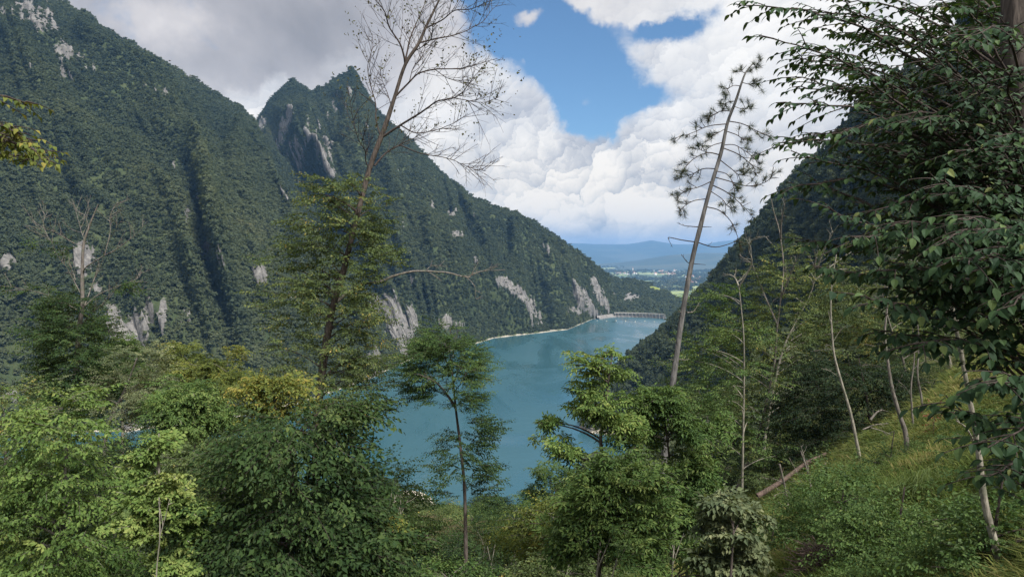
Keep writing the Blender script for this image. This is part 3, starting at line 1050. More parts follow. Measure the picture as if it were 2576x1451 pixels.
def spray_sparse(g, L=.4, leaf=.07, n=5):
    pos, dr, nm, sz, tw = [], [], [], [], []
    t = np.linspace(0, 1, 6)
    P = np.stack([t * L, g.normal(0, .02, 6).cumsum(), g.normal(0, .02, 6).cumsum()], 1)
    tw.append(P)
    for i in range(n):
        k = g.integers(1, 6)
        pos.append(P[k])
        dr.append(np.array([g.normal(0, .6), g.normal(0, .6), -.7]))
        nm.append(g.normal(size=3))
        sz.append(leaf * g.uniform(.6, 1.2))
    return np.array(pos), np.array(dr), np.array(nm), np.array(sz), tw


class Tree:
    def __init__(s, name, label, cat, base, group=None):
        s.base = np.asarray(base, float)
        s.root = empty(name, s.base)
        tag(s.root, label, cat, group)
        s.trunk_path = None

    def trunk(s, path, r0, r1, mat, k=8, n=40, power=0.8, seed=0, name='trunk', lump=.06):
        P = spline(path, n)
        t = np.linspace(0, 1, n)
        r = r0 + (r1 - r0) * t ** power
        r = r * (1 + lump * vnoise(np.stack([t * 23, t * 0 + seed, t * 0], 1)))
        if s.trunk_path is None:
            s.trunk_path, s.trunk_rad = P, r
        return Geo().tube(P, r, k).build(name, mat, s.root, s.base)

    def foliage(s, sprays, inst, mat, shape=LEAF_THIN, bark=None, twig_r=.0035, tint=(.45, .38), leaf_objects=0, name='foliage', hole=0.0):
        """sprays: list of templates; inst: dict(pos, fwd, up, scale, tint)"""
        g = np.random.default_rng(len(inst['pos']) + 5)
        n = len(inst['pos'])
        pick = g.integers(0, len(sprays), n)
        fw = unit(inst['fwd'])
        sd = unit(np.cross(inst['up'], fw))
        up = np.cross(fw, sd)
        PP, DD, NN, SS, TT = [], [], [], [], []
        tg = Geo()
        for k, (p, d, nm, sz, tw) in enumerate(sprays):
            w = np.where(pick == k)[0]
            if not len(w):
                continue
            M = np.stack([fw[w], sd[w], up[w]], 1)          # rows are the local axes
            sc_ = inst['scale'][w]
            pp = np.einsum('li,wij->wlj', p, M) * sc_[:, None, None] + inst['pos'][w][:, None]
            PP.append(pp.reshape(-1, 3))
            DD.append(np.einsum('li,wij->wlj', d, M).reshape(-1, 3))
            NN.append(np.einsum('li,wij->wlj', nm, M).reshape(-1, 3))
            SS.append((sz[None] * sc_[:, None]).ravel())
            TT.append(np.repeat(inst['tint'][w], len(p)))
            if bark is not None:
                for j, wi in enumerate(w):
                    if wi % 2:
                        continue
                    for q in tw[:1]:
                        tg.tube((q[::max(1, len(q) // 3)] @ M[j]) * sc_[j] + inst['pos'][wi], twig_r, 3)
        P, D, Nn, S, T = (np.concatenate(a) for a in (PP, DD, NN, SS, TT))
        if hole:
            ok = g.random(len(P)) > hole
            P, D, Nn, S, T = P[ok], D[ok], Nn[ok], S[ok], T[ok]
        T = np.clip(T + g.normal(0, tint[1] * .4, len(T)) + tint[0] - .45, 0, 1)
        if leaf_objects:
            uv = sight(P)
            app = S / np.maximum(P[:, 1], .5)
            app = np.where((uv[:, 0] > -20) & (uv[:, 0] < 2600) & (uv[:, 1] > -20) & (uv[:, 1] < 1470), app, 0)
            # the leaves that face the eye unobstructed: those nearest within their patch of view
            cell = (uv[:, 0] // 16).astype(int) * 4000 + (uv[:, 1] // 16).astype(int)
            order = np.lexsort((P[:, 1], cell))
            first = order[np.concatenate([[True], np.diff(cell[order]) != 0])]
            front = np.zeros(len(P), bool)
            front[first] = True
            best = np.argsort(-(app + front * 1.0))[:leaf_objects]
            own = np.zeros(len(P), bool)
            own[best] = True
            s.leaves(P[own], D[own], Nn[own], S[own], T[own], mat, shape)
            P, D, Nn, S, T = (a[~own] for a in (P, D, Nn, S, T))
        V, F, K = leaf_verts(P, D, Nn, S, shape)
        o = link(name, make_mesh(name, V - s.base, F, [mat], {'tint': np.repeat(T, K).astype(np.float32)}), s.root)
        tag(o, kind='stuff')
        if bark is not None:
            o2 = tg.build('twigs', bark, s.root, s.base, False)
            if o2: tag(o2, kind='stuff')
        return o

    def leaves(s, P, D, Nn, S, T, mat, shape):
        from mathutils import Matrix
        lv = []
        for k in range(7):
            T_, F_ = shape
            lv.append(make_mesh('leaf', T_, F_, [mat], {'tint': np.full(len(T_), (k + .5) / 7, np.float32)}))
        D = unit(D)
        sd = unit(np.cross(D, Nn))
        nn = np.cross(sd, D)
        for i in range(len(P)):
            o = bpy.data.objects.new('leaf', lv[min(6, int(T[i] * 7))])
            col.objects.link(o)
            o.parent = s.root
            m = Matrix(np.stack([sd[i] * S[i], D[i] * S[i], nn[i] * S[i]], 1).tolist()).to_4x4()
            m.translation = tuple(P[i] - s.base)
            o.matrix_local = m

    def limbs(s, ends, mat, r0=.03, r1=.006, rise=.35, name='branches', single=True):
        """curved limbs from the trunk to given ends; one part of many thin limbs inside the crown"""
        TP = s.trunk_path
        G = Geo()
        for e in ends:
            d = np.linalg.norm(TP[:, :2] - e[:2], axis=1)
            want = e[2] - rise * d
            i = int(np.argmin(np.abs(TP[:, 2] - want) + .25 * d))
            a = TP[i]
            m = a + (e - a) * .45 + np.array([0, 0, .16 * np.linalg.norm(e - a)])
            rr_ = min(r0, s.trunk_rad[i] * .7)
            G.tube(bez(a, m, e, 8), np.linspace(rr_, r1, 8), 5)
        o = G.build(name, mat, s.root, s.base)
        tag(o, kind='stuff')
        return o

    def limb(s, pts, r0, r1, mat, seed, twigs=10, tlen=.7, sub=3, name='branch', tr=.006, up=.15, tips=None, n=None, start=.25):
        """one limb of its own, with the twigs it carries"""
        g = np.random.default_rng(seed)
        n = n or max(8, len(pts) * 4)
        P = spline(pts, n)
        L = np.linalg.norm(np.diff(P, axis=0), axis=1).sum()
        w = np.zeros((n, 3))
        w[1:] = g.normal(0, L * .006, (n - 1, 3)).cumsum(0) * .5
        P = P + w * np.linspace(0, 1, n)[:, None]
        G = Geo().tube(P, np.linspace(r0, r1, n), 6)
        G2 = Geo()
        ends = []
        for k in range(twigs):
            t = start + (1 - start) * (k + g.random()) / max(1, twigs)
            i = min(n - 2, int(t * (n - 1)))
            tg = unit(P[i + 1] - P[i])
            pr = unit(np.cross(tg, g.normal(size=3)))
            d = unit(tg * g.uniform(.5, 1.0) + pr * g.uniform(.5, 1.0) + np.array([0, 0, up]))
            ln = tlen * g.uniform(.5, 1.2) * (1.15 - .6 * t)
            m = P[i] + d * ln * .5 + g.normal(0, ln * .07, 3)
            e = P[i] + d * ln + np.array([0, 0, up * ln * .4]) + g.normal(0, ln * .12, 3)
            Q = bez(P[i], m, e, 6)
            G2.tube(Q, np.linspace(min(tr * 1.5, r0), tr * .55, 6), 4)
            ends.append((e, unit(e - m)))
            for j in range(sub):
                i2 = g.integers(2, 5)
                d2 = unit(unit(Q[i2 + 1] - Q[i2]) + unit(g.normal(size=3)) * .8 + np.array([0, 0, up]))
                l2 = ln * g.uniform(.25, .55)
                e2 = Q[i2] + d2 * l2
                G2.tube(bez(Q[i2], Q[i2] + d2 * l2 * .5 + g.normal(0, l2 * .1, 3), e2, 4), np.linspace(tr * .7, tr * .4, 4), 3)
                ends.append((e2, d2))
        ends.append((P[-1], unit(P[-1] - P[-2])))
        ob = G.build(name, mat, s.root, s.base)
        tw = G2.build('twigs', mat, ob, s.base)
        if tw: tag(tw, kind='stuff')
        return P, ends


def crown_points(blobs, depth, n, seed, thick=.9, shell=.5, trunk=None, rise=.1, scale=(.8, 1.25), clump=.0):
    """spray places in a crown made of several rounded masses; blobs as seen: x, y, half width, half height[, depth shift m[, weight]]"""
    g = np.random.default_rng(seed)
    C, Rd, Wt = [], [], []
    for b in blobs:
        dd = depth + (b[4] if len(b) > 4 else 0)
        c = at(b[0], b[1], dd)
        rx, rz = b[2] / FPX * dd, b[3] / FPX * dd
        C.append(c)
        Rd.append((rx, thick * .5 * (rx + rz) + .1, rz))
        Wt.append((rx * rz) ** 0.9 * (b[5] if len(b) > 5 else 1))
    C, Rd, Wt = np.array(C), np.array(Rd), np.array(Wt)
    m = max(8, n // 8)
    w = g.choice(len(C), m, p=Wt / Wt.sum())
    dv = unit(g.normal(size=(m, 3)))
    r = g.random(m) ** (1 / 3.0)
    r = shell + (1 - shell) * r
    r = r * g.uniform(.75, 1.08, m)
    Q = C[w] + dv * r[:, None] * Rd[w]
    k = g.integers(0, m, n)
    wid = (.30 * Rd[w].mean(1))[k]
    P = Q[k] + g.normal(size=(n, 3)) * wid[:, None] * (1.35, 1.35, .85)
    ctint = g.normal(0, .13, m)[k]
    dv = dv[k] * .6 + unit(P - Q[k]) * .5
    axis = C.mean(0) if trunk is None else None
    if trunk is None:
        out = P - axis
    else:
        k = np.argmin(np.abs(trunk[None, :, 2] - P[:, None, 2]), 1)
        out = P - trunk[k]
    out[:, 2] = 0
    fw = unit(out) + g.normal(0, .35, (n, 3)) * (1, 1, .4) + np.array([0, 0, rise]) + dv * (0.3, 0.3, .25)
    up = np.array([0, 0, 1.0]) + g.normal(0, .50, (n, 3)) + dv * .3
    return dict(pos=P, fwd=fw, up=up, scale=g.uniform(*scale, n), tint=.45 + g.normal(0, .07, n) + ctint + .15 * fbm(P / .9, 2, seed))


def down_to_ground(path):
    """lengthen a stem to where it stands on the slope"""
    p = np.asarray(path[0], float)
    q = np.asarray(path[1], float)
    d = unit(p - q)
    d = unit(np.array([d[0] * .35, d[1] * .35, -1.0]))
    gz = ground(p[0], p[1])[0]
    if p[2] - gz < .05:
        return [np.array([p[0], p[1], gz - .05])] + list(path[1:])
    ln = (p[2] - gz) + .15
    b = p + d * ln
    b[2] = ground(b[0], b[1])[0] - .1
    mid = p + d * ln * .5
    return [b, mid] + list(path)


BARK_GREY = bark_material('grey_bark', (.075, .065, .058), (.21, .185, .165), 6, .5)
BARK_BROWN = bark_material('brown_bark', (.036, .030, .027), (.115, .094, .082), 5)
BARK_PINE = bark_material('pine_bark', (.056, .054, .054), (.175, .167, .163), 4)
BARK_DARK = bark_material('dark_twig_bark', (.030, .024, .022), (.075, .058, .052), 8)
BARK_PALE = bark_material('pale_bark', (.13, .12, .10), (.33, .30, .25), 7, .5)
BARK_DEAD = bark_material('dead_wood', (.055, .040, .034), (.15, .105, .088), 6)

PAL = {
    'dark': [(.0, (.014, .030, .011)), (.35, (.028, .055, .017)), (.7, (.055, .090, .028)), (1.0, (.10, .13, .04))],
    'mid': [(.0, (.020, .042, .014)), (.35, (.042, .075, .022)), (.7, (.075, .115, .034)), (1.0, (.13, .155, .05))],
    'olive': [(.0, (.028, .043, .016)), (.35, (.054, .077, .027)), (.7, (.090, .116, .042)), (.93, (.15, .15, .05)), (1.0, (.22, .17, .05))],
    'light': [(.0, (.032, .060, .016)), (.35, (.066, .110, .028)), (.7, (.115, .160, .044)), (1.0, (.18, .205, .065))],
    'yellow': [(.0, (.036, .052, .013)), (.35, (.068, .090, .021)), (.7, (.115, .130, .030)), (1.0, (.20, .165, .04))],
    'bright': [(.0, (.022, .044, .014)), (.35, (.046, .082, .023)), (.7, (.080, .122, .034)), (1.0, (.13, .16, .052))],
    'pale': [(.0, (.050, .068, .036)), (.35, (.085, .105, .055)), (.7, (.14, .155, .080)), (1.0, (.22, .215, .12))],
    'brown': [(.0, (.030, .030, .016)), (.35, (.060, .058, .028)), (.7, (.10, .088, .045)), (1.0, (.16, .13, .07))],
    'shade': [(.0, (.010, .022, .011)), (.4, (.020, .038, .017)), (.75, (.036, .060, .025)), (1.0, (.075, .10, .035))],  # leaf greens darkened so the colour itself carries the deep shade
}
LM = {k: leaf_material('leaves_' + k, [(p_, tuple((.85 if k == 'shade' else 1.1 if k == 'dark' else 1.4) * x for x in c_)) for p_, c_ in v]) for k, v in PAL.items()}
LM['near'] = leaf_material('leaves_near', [(.0, (.013, .030, .014)), (.4, (.024, .050, .021)), (.72, (.048, .085, .030)), (.9, (.09, .13, .042)), (1.0, (.15, .17, .06))], gloss=.06, trans=.22, rough=.6)
LM['needle'] = leaf_material('pine_needles', [(.0, (.020, .030, .016)), (1.0, (.050, .060, .030))], trans=.1)

_sg = np.random.default_rng(77)
SP_HORN = [spray_alternate(_sg) for _ in range(10)]
SP_HORN_BIG = [spray_alternate(_sg, .68, .090, 5, .3) for _ in range(8)]
SP_SMALL = [spray_alternate(_sg, .42, .056, 5, .2) for _ in range(8)]
SP_COMP = [spray_rosette(_sg, .084, 7, 3, .20, .7) for _ in range(10)]
SP_COMP_BIG = [spray_rosette(_sg, .080, 7, 3, .19, .7) for _ in range(8)]
SP_FERNY = [spray_rosette(_sg, .062, 7, 6, .30, 1.1) for _ in range(8)]
SP_SPARSE = [spray_sparse(_sg) for _ in range(10)]


def leafy_tree(name, label, cat, trunk_px, depth, r0, r1, blobs, n, pal, sprays, seed, shape=LEAF_THIN, bark=None, group=None,
               thick=.9, shell=.45, nlimb=14, scale=(.75, 1.5), leaf_objects=0, hole=0.0, tint=(.45, .38), rise=.1, dtrunk=None, twigs=True):
    bark = bark or BARK_GREY
    path = [at(px, py, depth + (0 if dtrunk is None else dtrunk[i])) for i, (px, py) in enumerate(trunk_px)]
    path = down_to_ground(path)
    t = Tree(name, label, cat, path[0], group)
    t.trunk(path, r0, r1, bark, seed=seed)
    n = int(n * (1.4 if any(sprays is q_ for q_ in (SP_HORN, SP_SMALL)) else .95 if sprays is SP_FERNY else 1.3 if sprays is SP_HORN_BIG else 1.4))
    inst = crown_points(blobs, depth, n, seed, thick, shell, t.trunk_path, rise, scale)
    g = np.random.default_rng(seed)
    ends = inst['pos'][g.choice(n, min(n, nlimb), replace=False)]
    t.limbs(ends, bark, r0=max(.012, r0 * .35))
    t.foliage(sprays, inst, LM[pal], shape, bark if twigs else None, leaf_objects=leaf_objects, hole=hole, tint=tint)
    return t

# ------------------------------------------------------------------ the dam at the far end of the lake
m_conc, N = material('old_concrete')
geo = N.new('ShaderNodeNewGeometry')
pos = geo.outputs['Position']
n1 = N.noise(N.vmath('MULTIPLY', pos, (1, 1, .25)), .6, 5, .65)
n2 = N.noise(pos, .12, 4, .6)
c = N.mixc(N.sstep(n1 * .6 + n2 * .4, .35, .68), (.13, .12, .115), (.34, .32, .30))
p = N.new('ShaderNodeBsdfPrincipled', None, Base_Color=c, Roughness=.9)
finish(N, p.outputs[0])
m_conc2, N = material('pale_concrete')
geo = N.new('ShaderNodeNewGeometry')
n1 = N.noise(geo.outputs['Position'], .5, 5, .65)
p = N.new('ShaderNodeBsdfPrincipled', None, Base_Color=N.mixc(n1, (.30, .28, .26), (.50, .47, .44)), Roughness=.9)
finish(N, p.outputs[0])


def strip(name, prof, along, mat, parent, loc):
    """sweep a closed outline (offset across, height) along a level curve given as points and outward normals"""
    P, Nn = along
    k = len(prof)
    V = np.concatenate([np.stack([p[0] + n[0] * prof[:, 0], p[1] + n[1] * prof[:, 0], prof[:, 1]], 1) for p, n in zip(P, Nn)])
    idx = np.arange(len(P) * k).reshape(len(P), k)
    q = np.stack([idx[:-1], np.roll(idx[:-1], -1, 1), np.roll(idx[1:], -1, 1), idx[1:]], -1).reshape(-1, 4)
    return link(name, make_mesh(name, V - np.asarray(loc), q, [mat]), parent)


dl_, dr_ = on_level(1545, 797.5), on_level(1672, 801.5)
tt = np.linspace(0, 1, 41)
ch = dr_ - dl_
nrm_ = unit(np.array([-ch[1], ch[0], 0]))          # away from us, downstream
if nrm_[1] < 0: nrm_ = -nrm_
arc = dl_ + ch * tt[:, None] - nrm_ * (4 * 7.0 * tt * (1 - tt))[:, None] * -1
tg = unit(np.gradient(arc, axis=0))
outw = np.stack([tg[:, 1], -tg[:, 0], tg[:, 0] * 0], 1)
outw *= np.sign((outw * -nrm_).sum(1))[:, None]     # towards the lake
dam = empty('dam', (dl_[0], dl_[1], 0))
tag(dam, 'low concrete arch dam with a road deck on piers closing the lake', 'dam')
LOC = np.array([dl_[0], dl_[1], 0])
ln = (arc, outw)
bx_ = lambda a, b, z0, z1: np.array([(a, z0), (b, z0), (b, z1), (a, z1)], float)
strip('wall', bx_(-4, -1.6, -12, 5.6), ln, m_conc2, dam, LOC)
strip('ledge', bx_(-1.2, .1, -12, 1.2), ln, m_conc, dam, LOC)
strip('deck', bx_(-2.6, 1.2, 7.0, 7.7), ln, m_conc, dam, LOC)
strip('parapet', bx_(.95, 1.2, 7.7, 8.6), ln, m_conc2, dam, LOC)
strip('cornice', bx_(-1.6, -1.2, 3.4, 4.0), ln, m_conc, dam, LOC)
for k in range(15):
    i = int(1 + k * 38 / 14)
    pc = arc[i] + outw[i] * .9
    w_ = .55
    vv = np.array([(sx_ * w_, sy_ * .45, z_) for z_ in (-2.0, 7.0) for sx_, sy_ in ((-1, -1), (1, -1), (1, 1), (-1, 1))])
    fa = np.array([[0, 1, 2, 3], [4, 5, 6, 7], [0, 1, 5, 4], [1, 2, 6, 5], [2, 3, 7, 6], [3, 0, 4, 7]])
    o = link('pier', make_mesh('pier', vv, fa, [m_conc]), dam, np.array([pc[0], pc[1], 0]) - LOC)
    o.rotation_euler[2] = math.atan2(tg[i][1], tg[i][0])
# road wall curving from the dam round the foot of the slope
rw = spline([dl_ + (1, -.5, 0), on_level(1535, 798.5), on_level(1522, 800.5), on_level(1505, 802.5)], 24)
tg2 = unit(np.gradient(rw, axis=0))
ow2 = np.stack([tg2[:, 1], -tg2[:, 0], tg2[:, 0] * 0], 1)
ow2 *= np.sign(-ow2[:, 1])[:, None]
road = empty('retaining_wall', rw[0])
tag(road, 'stepped pinkish concrete retaining wall at the near end of the dam', 'wall')
strip('lower_wall', bx_(-6, 2.0, -4, 2.2), (rw, ow2), m_conc, road, rw[0])
strip('upper_wall', bx_(-9, -2.5, 2.0, 5.2), (rw, ow2), m_conc, road, rw[0])

# line of buoys before the dam
M_BUOY, N = material('buoy_paint')
p = N.new('ShaderNodeBsdfPrincipled', None, Base_Color=(.55, .50, .42), Roughness=.6)
finish(N, p.outputs[0])
an = np.linspace(0, 2 * np.pi, 9)[:8]
bv = np.concatenate([np.stack([r_ * np.cos(an), r_ * np.sin(an), an * 0 + z_], 1) for r_, z_ in ((.5, -.3), (.9, 0), (.9, .35), (.5, .7), (.12, .75), (.10, 1.5))])
bi = np.arange(48).reshape(6, 8)
bq = np.stack([bi[:-1], np.roll(bi[:-1], -1, 1), np.roll(bi[1:], -1, 1), bi[1:]], -1).reshape(-1, 4)
bme = make_mesh('buoy', bv, bq, [M_BUOY], None, True)
for k in range(8):
    o = link('buoy', bme, None, on_level(1478 + 24 * k, 806 + .35 * k + (k % 3) * .6))
    tag(o, 'tiny pale buoy in the line floating in front of the dam', 'buoy', 'buoys before the dam')

# ------------------------------------------------------------------ village on the plain
m_wall, N = material('house_plaster')
oi = N.new('ShaderNodeObjectInfo')
p = N.new('ShaderNodeBsdfPrincipled', None, Base_Color=N.ramp(E(N, oi.outputs['Random']), [(0, (.55, .50, .43)), (.5, (.72, .68, .62)), (1, (.78, .77, .74))]), Roughness=.9)
finish(N, p.outputs[0])
m_roof, N = material('house_tiles')
oi = N.new('ShaderNodeObjectInfo')
p = N.new('ShaderNodeBsdfPrincipled', None, Base_Color=N.ramp(E(N, oi.outputs['Random']), [(0, (.25, .11, .07)), (1, (.36, .20, .14))]), Roughness=.9)
finish(N, p.outputs[0])
hv = np.array([(-1, -.7, 0), (1, -.7, 0), (1, .7, 0), (-1, .7, 0), (-1, -.7, 1.1), (1, -.7, 1.1), (1, .7, 1.1), (-1, .7, 1.1), (-1, 0, 1.6), (1, 0, 1.6),
               (-1.12, -.86, 1.02), (1.12, -.86, 1.02), (1.12, .86, 1.02), (-1.12, .86, 1.02), (-1.12, 0, 1.68), (1.12, 0, 1.68)], float) * 6.5
hq4 = np.array([[0, 1, 5, 4], [1, 2, 6, 5], [2, 3, 7, 6], [3, 0, 4, 7], [10, 11, 15, 14], [12, 13, 14, 15]])
hq3 = np.array([[4, 8, 7], [5, 6, 9]])
hme = make_mesh('house', hv, [hq4, hq3], [m_wall, m_roof], None, False, [0, 0, 0, 0, 1, 1, 0, 0])
g = np.random.default_rng(31)
sets = [((1548, 1600), (684, 691), 12, 'pale house in the far village nearest the mountain shoulder', 'houses of the nearer far village'),
        ((1645, 1702), (677, 690), 26, 'pale house in the far village in the middle of the valley gap', 'houses of the middle far village'),
        ((1722, 1764), (694, 712), 22, 'white building in the settlement just left of the pine trunk', 'white buildings by the pine trunk'),
        ((1770, 1850), (676, 700), 12, 'scattered far house on the fields right of the pine trunk', 'scattered far houses')]
for (xr, yr, n, lab, grp) in sets:
    for k in range(n):
        p = on_level(g.uniform(*xr), g.uniform(*yr), PLAIN_Z - 4)
        z = float(plain_h(p[0], p[1]))
        o = link('house', hme, None, (p[0], p[1], z))
        s_ = g.uniform(.7, 1.5)
        o.scale = (s_, s_, s_ * g.uniform(.8, 1.3))
        o.rotation_euler[2] = g.uniform(0, 3.14)
        tag(o, lab, 'house', grp)
cp = on_level(1596, 683, PLAIN_Z - 4)
ch_ = empty('church', (cp[0], cp[1], float(plain_h(cp[0], cp[1]))))
tag(ch_, 'white church with a slim bell tower standing above the nearer far village', 'church')
link('nave', hme, ch_).scale = (1.6, 1.3, 1.2)
tv = np.array([(sx_ * 3, sy_ * 3, z_) for z_ in (0, 34) for sx_, sy_ in ((-1, -1), (1, -1), (1, 1), (-1, 1))] + [(0, 0, 46)], float)
link('bell_tower', make_mesh('bell_tower', tv, [np.array([[0, 1, 5, 4], [1, 2, 6, 5], [2, 3, 7, 6], [3, 0, 4, 7]]), np.array([[4, 5, 8], [5, 6, 8], [6, 7, 8], [7, 4, 8]])], [m_wall, m_roof], None, False, [0] * 4 + [1] * 4), ch_, (-13, 0, 0))

# woods on the plain
def plain_woods():
    g = np.random.default_rng(90)
    n = 17000
    r_ = 2300 * (8500 / 2300) ** g.random(n)
    a_ = np.radians(g.uniform(2, 28, n))
    x, y = r_ * np.sin(a_), r_ * np.cos(a_)
    p = np.stack([x, y, plain_h(x, y)], 1)
    k = fbm(p * (1, 1, 0) / 420.0, 4, 140) > -.02
    p = p[k]
    m = len(p)
    forest('plain_woods', p, PROTO_FAR, g.integers(0, 4, m), g.uniform(5, 10, m), np.clip(.65 + .3 * g.normal(size=m), 0, 1), 'hedges and woods between the fields of the far plain')


plain_woods()

# ------------------------------------------------------------------ a bird gliding before the cloud
bp0 = at(427, 154, 150)
M_BIRD, N = material('bird_feathers')
p = N.new('ShaderNodeBsdfPrincipled', None, Base_Color=(.03, .027, .025), Roughness=.8)
finish(N, p.outputs[0])
bird = empty('bird', bp0)
tag(bird, 'tiny dark bird gliding in front of the grey cloud', 'bird')
G = Geo().tube(np.stack([np.linspace(-.28, .28, 9), np.zeros(9), np.array([0, .0, .01, .02, .02, .02, .02, .01, -.01])], 1), np.array([.005, .03, .06, .075, .075, .06, .05, .035, .005]), 8)
G.build('body', M_BIRD, bird)
for sg in (-1, 1):
    wv = np.array([(.10, 0, .04), (-.10, 0, .04), (.16, sg * .28, .12), (-.08, sg * .28, .12), (.02, sg * .62, .10), (-.10, sg * .60, .09), (.10, 0, .02), (-.10, 0, .02), (.16, sg * .28, .105), (-.08, sg * .28, .105), (.02, sg * .62, .09), (-.10, sg * .60, .08)])
    link('wing', make_mesh('wing', wv, np.array([[0, 1, 3, 2], [2, 3, 5, 4], [6, 7, 9, 8], [8, 9, 11, 10], [0, 2, 8, 6], [2, 4, 10, 8], [1, 3, 9, 7], [3, 5, 11, 9], [4, 5, 11, 10]]), [M_BIRD]), bird)
link('tail', make_mesh('tail', np.array([(-.25, 0, .01), (-.42, -.07, .0), (-.42, .07, .0), (-.25, 0, -.005), (-.42, -.07, -.012), (-.42, .07, -.012)]), np.array([[0, 1, 2], [3, 4, 5]]), [M_BIRD]), bird)
bird.rotation_euler = (.1, 0, .3)

# ------------------------------------------------------------------ 1. the tall leaning tree, leafy below, bare on top
DA = 18.0
path = down_to_ground([at(px, py, DA) for px, py in [(796, 1110), (802, 1010), (818, 880), (838, 770), (862, 690), (884, 600), (910, 500), (932, 417), (969, 317), (992, 247), (1019, 164), (1053, 110), (1072, 67), (1092, 27), (1112, -15), (1135, -70)]])
tA = Tree('leaning_tree', 'tall leaning tree, leafy halfway up with bare branches against the sky', 'tree', path[0])
tA.trunk(path, .118, .015, BARK_BROWN, k=10, n=90, power=.9, seed=3, lump=.10)
A_LIMBS = [
    ([(1019, 164), (1022, 143), (1032, 100), (1046, 67), (1066, 20), (1080, -30)], .030, .3),
    ([(1019, 160), (1016, 140), (1006, 110), (979, 67), (969, 30), (946, 0), (925, -25)], .030, -.3),
    ([(1056, 108), (1099, 97), (1146, 88), (1186, 70), (1219, 50), (1253, 13)], .020, .5),
    ([(1074, 70), (1113, 50), (1143, 25), (1179, 22), (1206, 10), (1240, -8)], .018, -.4),
    ([(994, 244), (1029, 207), (1053, 184), (1093, 174), (1153, 172), (1193, 160), (1243, 143)], .026, .4),
    ([(1093, 174), (1126, 197), (1159, 204), (1185, 212)], .010, .2),
    ([(962, 345), (1009, 314), (1059, 284), (1099, 257), (1143, 247), (1176, 220), (1196, 180)], .030, -.5),
    ([(1143, 247), (1170, 252), (1193, 257), (1225, 258), (1253, 247)], .010, -.2),
    ([(1009, 316), (1046, 334), (1093, 327), (1143, 307), (1176, 284)], .016, .3),
    ([(942, 417), (972, 384), (1006, 364), (1033, 350), (1059, 337)], .026, .5),
    ([(1006, 365), (1059, 386), (1119, 396), (1159, 411), (1193, 441)], .014, .3),
    ([(1159, 411), (1190, 425), (1223, 431)], .008, .2),
    ([(958, 345), (946, 300), (946, 260), (936, 217), (931, 167), (946, 107), (942, 73)], .020, .4),
    ([(931, 430), (920, 405), (918, 378), (900, 350), (885, 300), (872, 230)], .018, -.4),
    ([(1040, 130), (1060, 120), (1084, 100), (1090, 60), (1100, 20)], .014, -.5),
    ([(1030, 205), (1040, 170), (1062, 140), (1070, 110)], .012, .4),
    ([(985, 270), (975, 235), (962, 205), (958, 175)], .012, .5),
]
sp_ends = []
for i, (pp, r_, dz) in enumerate(A_LIMBS):
    L_ = len(pp)
    pts = [at(x, y, DA + dz * 2.4 * (k / (L_ - 1)) ** 1.3) for k, (x, y) in enumerate(pp)]
    P_, ends = tA.limb(pts, r_, .005, BARK_DARK, 400 + i, twigs=int(7 + 1.8 * L_), tlen=.95, sub=4, tr=.0050, up=.22)
    sp_ends += ends
# the long dead limb that reaches out over the lake
dl = [at(x, y, DA + .15 * k) for k, (x, y) in enumerate([(840, 765), (872, 738), (909, 714), (952, 708), (992, 691), (1026, 681), (1073, 678), (1119, 681), (1169, 693), (1186, 681), (1213, 676), (1259, 678)])]
tA.limb(dl, .045, .006, BARK_GREY, 431, twigs=7, tlen=.7, sub=2, tr=.008, n=60, start=.5)
tA.limb([dl[8], at(1193, 718, DA + 1.2), at(1196, 748, DA + 1.2), at(1204, 752, DA + 1.2)], .010, .004, BARK_GREY, 432, twigs=3, tlen=.25, sub=1)
tA.limb([dl[6], at(1089, 668, DA + 1), at(1127, 671, DA + 1)], .009, .004, BARK_GREY, 433, twigs=3, tlen=.3, sub=1)
# a few withered leaves on the top
g = np.random.default_rng(5)
E_ = [e for e in sp_ends if sight(e[0][None])[0][1] < 345]
E_ = [E_[i] for i in g.choice(len(E_), 240, replace=False)]
inst = dict(pos=np.array([e[0] for e in E_]), fwd=np.array([e[1] for e in E_]), up=g.normal(size=(len(E_), 3)), scale=g.uniform(.8, 1.3, len(E_)), tint=np.full(len(E_), .3))
tA.foliage(SP_SPARSE, inst, LM['brown'], LEAF_THIN, None, name='withered_leaves')
inst = crown_points([(858, 490, 62, 62), (905, 560, 40, 50), (838, 580, 72, 55), (905, 650, 55, 50), (800, 660, 95, 60), (860, 720, 80, 50), (785, 760, 90, 55), (890, 800, 65, 55), (800, 850, 105, 60), (890, 890, 62, 60), (800, 940, 105, 55), (880, 980, 70, 40), (930, 1010, 30, 16)],
                    DA, 1080, 51, .75, .35, tA.trunk_path, .12, (.75, 1.2))
tA.foliage(SP_HORN, inst, LM['olive'], LEAF_THIN, BARK_DARK, tint=(.42, .5), hole=.12)
tA.limbs(inst['pos'][np.random.default_rng(2).choice(560, 46, replace=False)], BARK_DARK, .022, .005, .5)

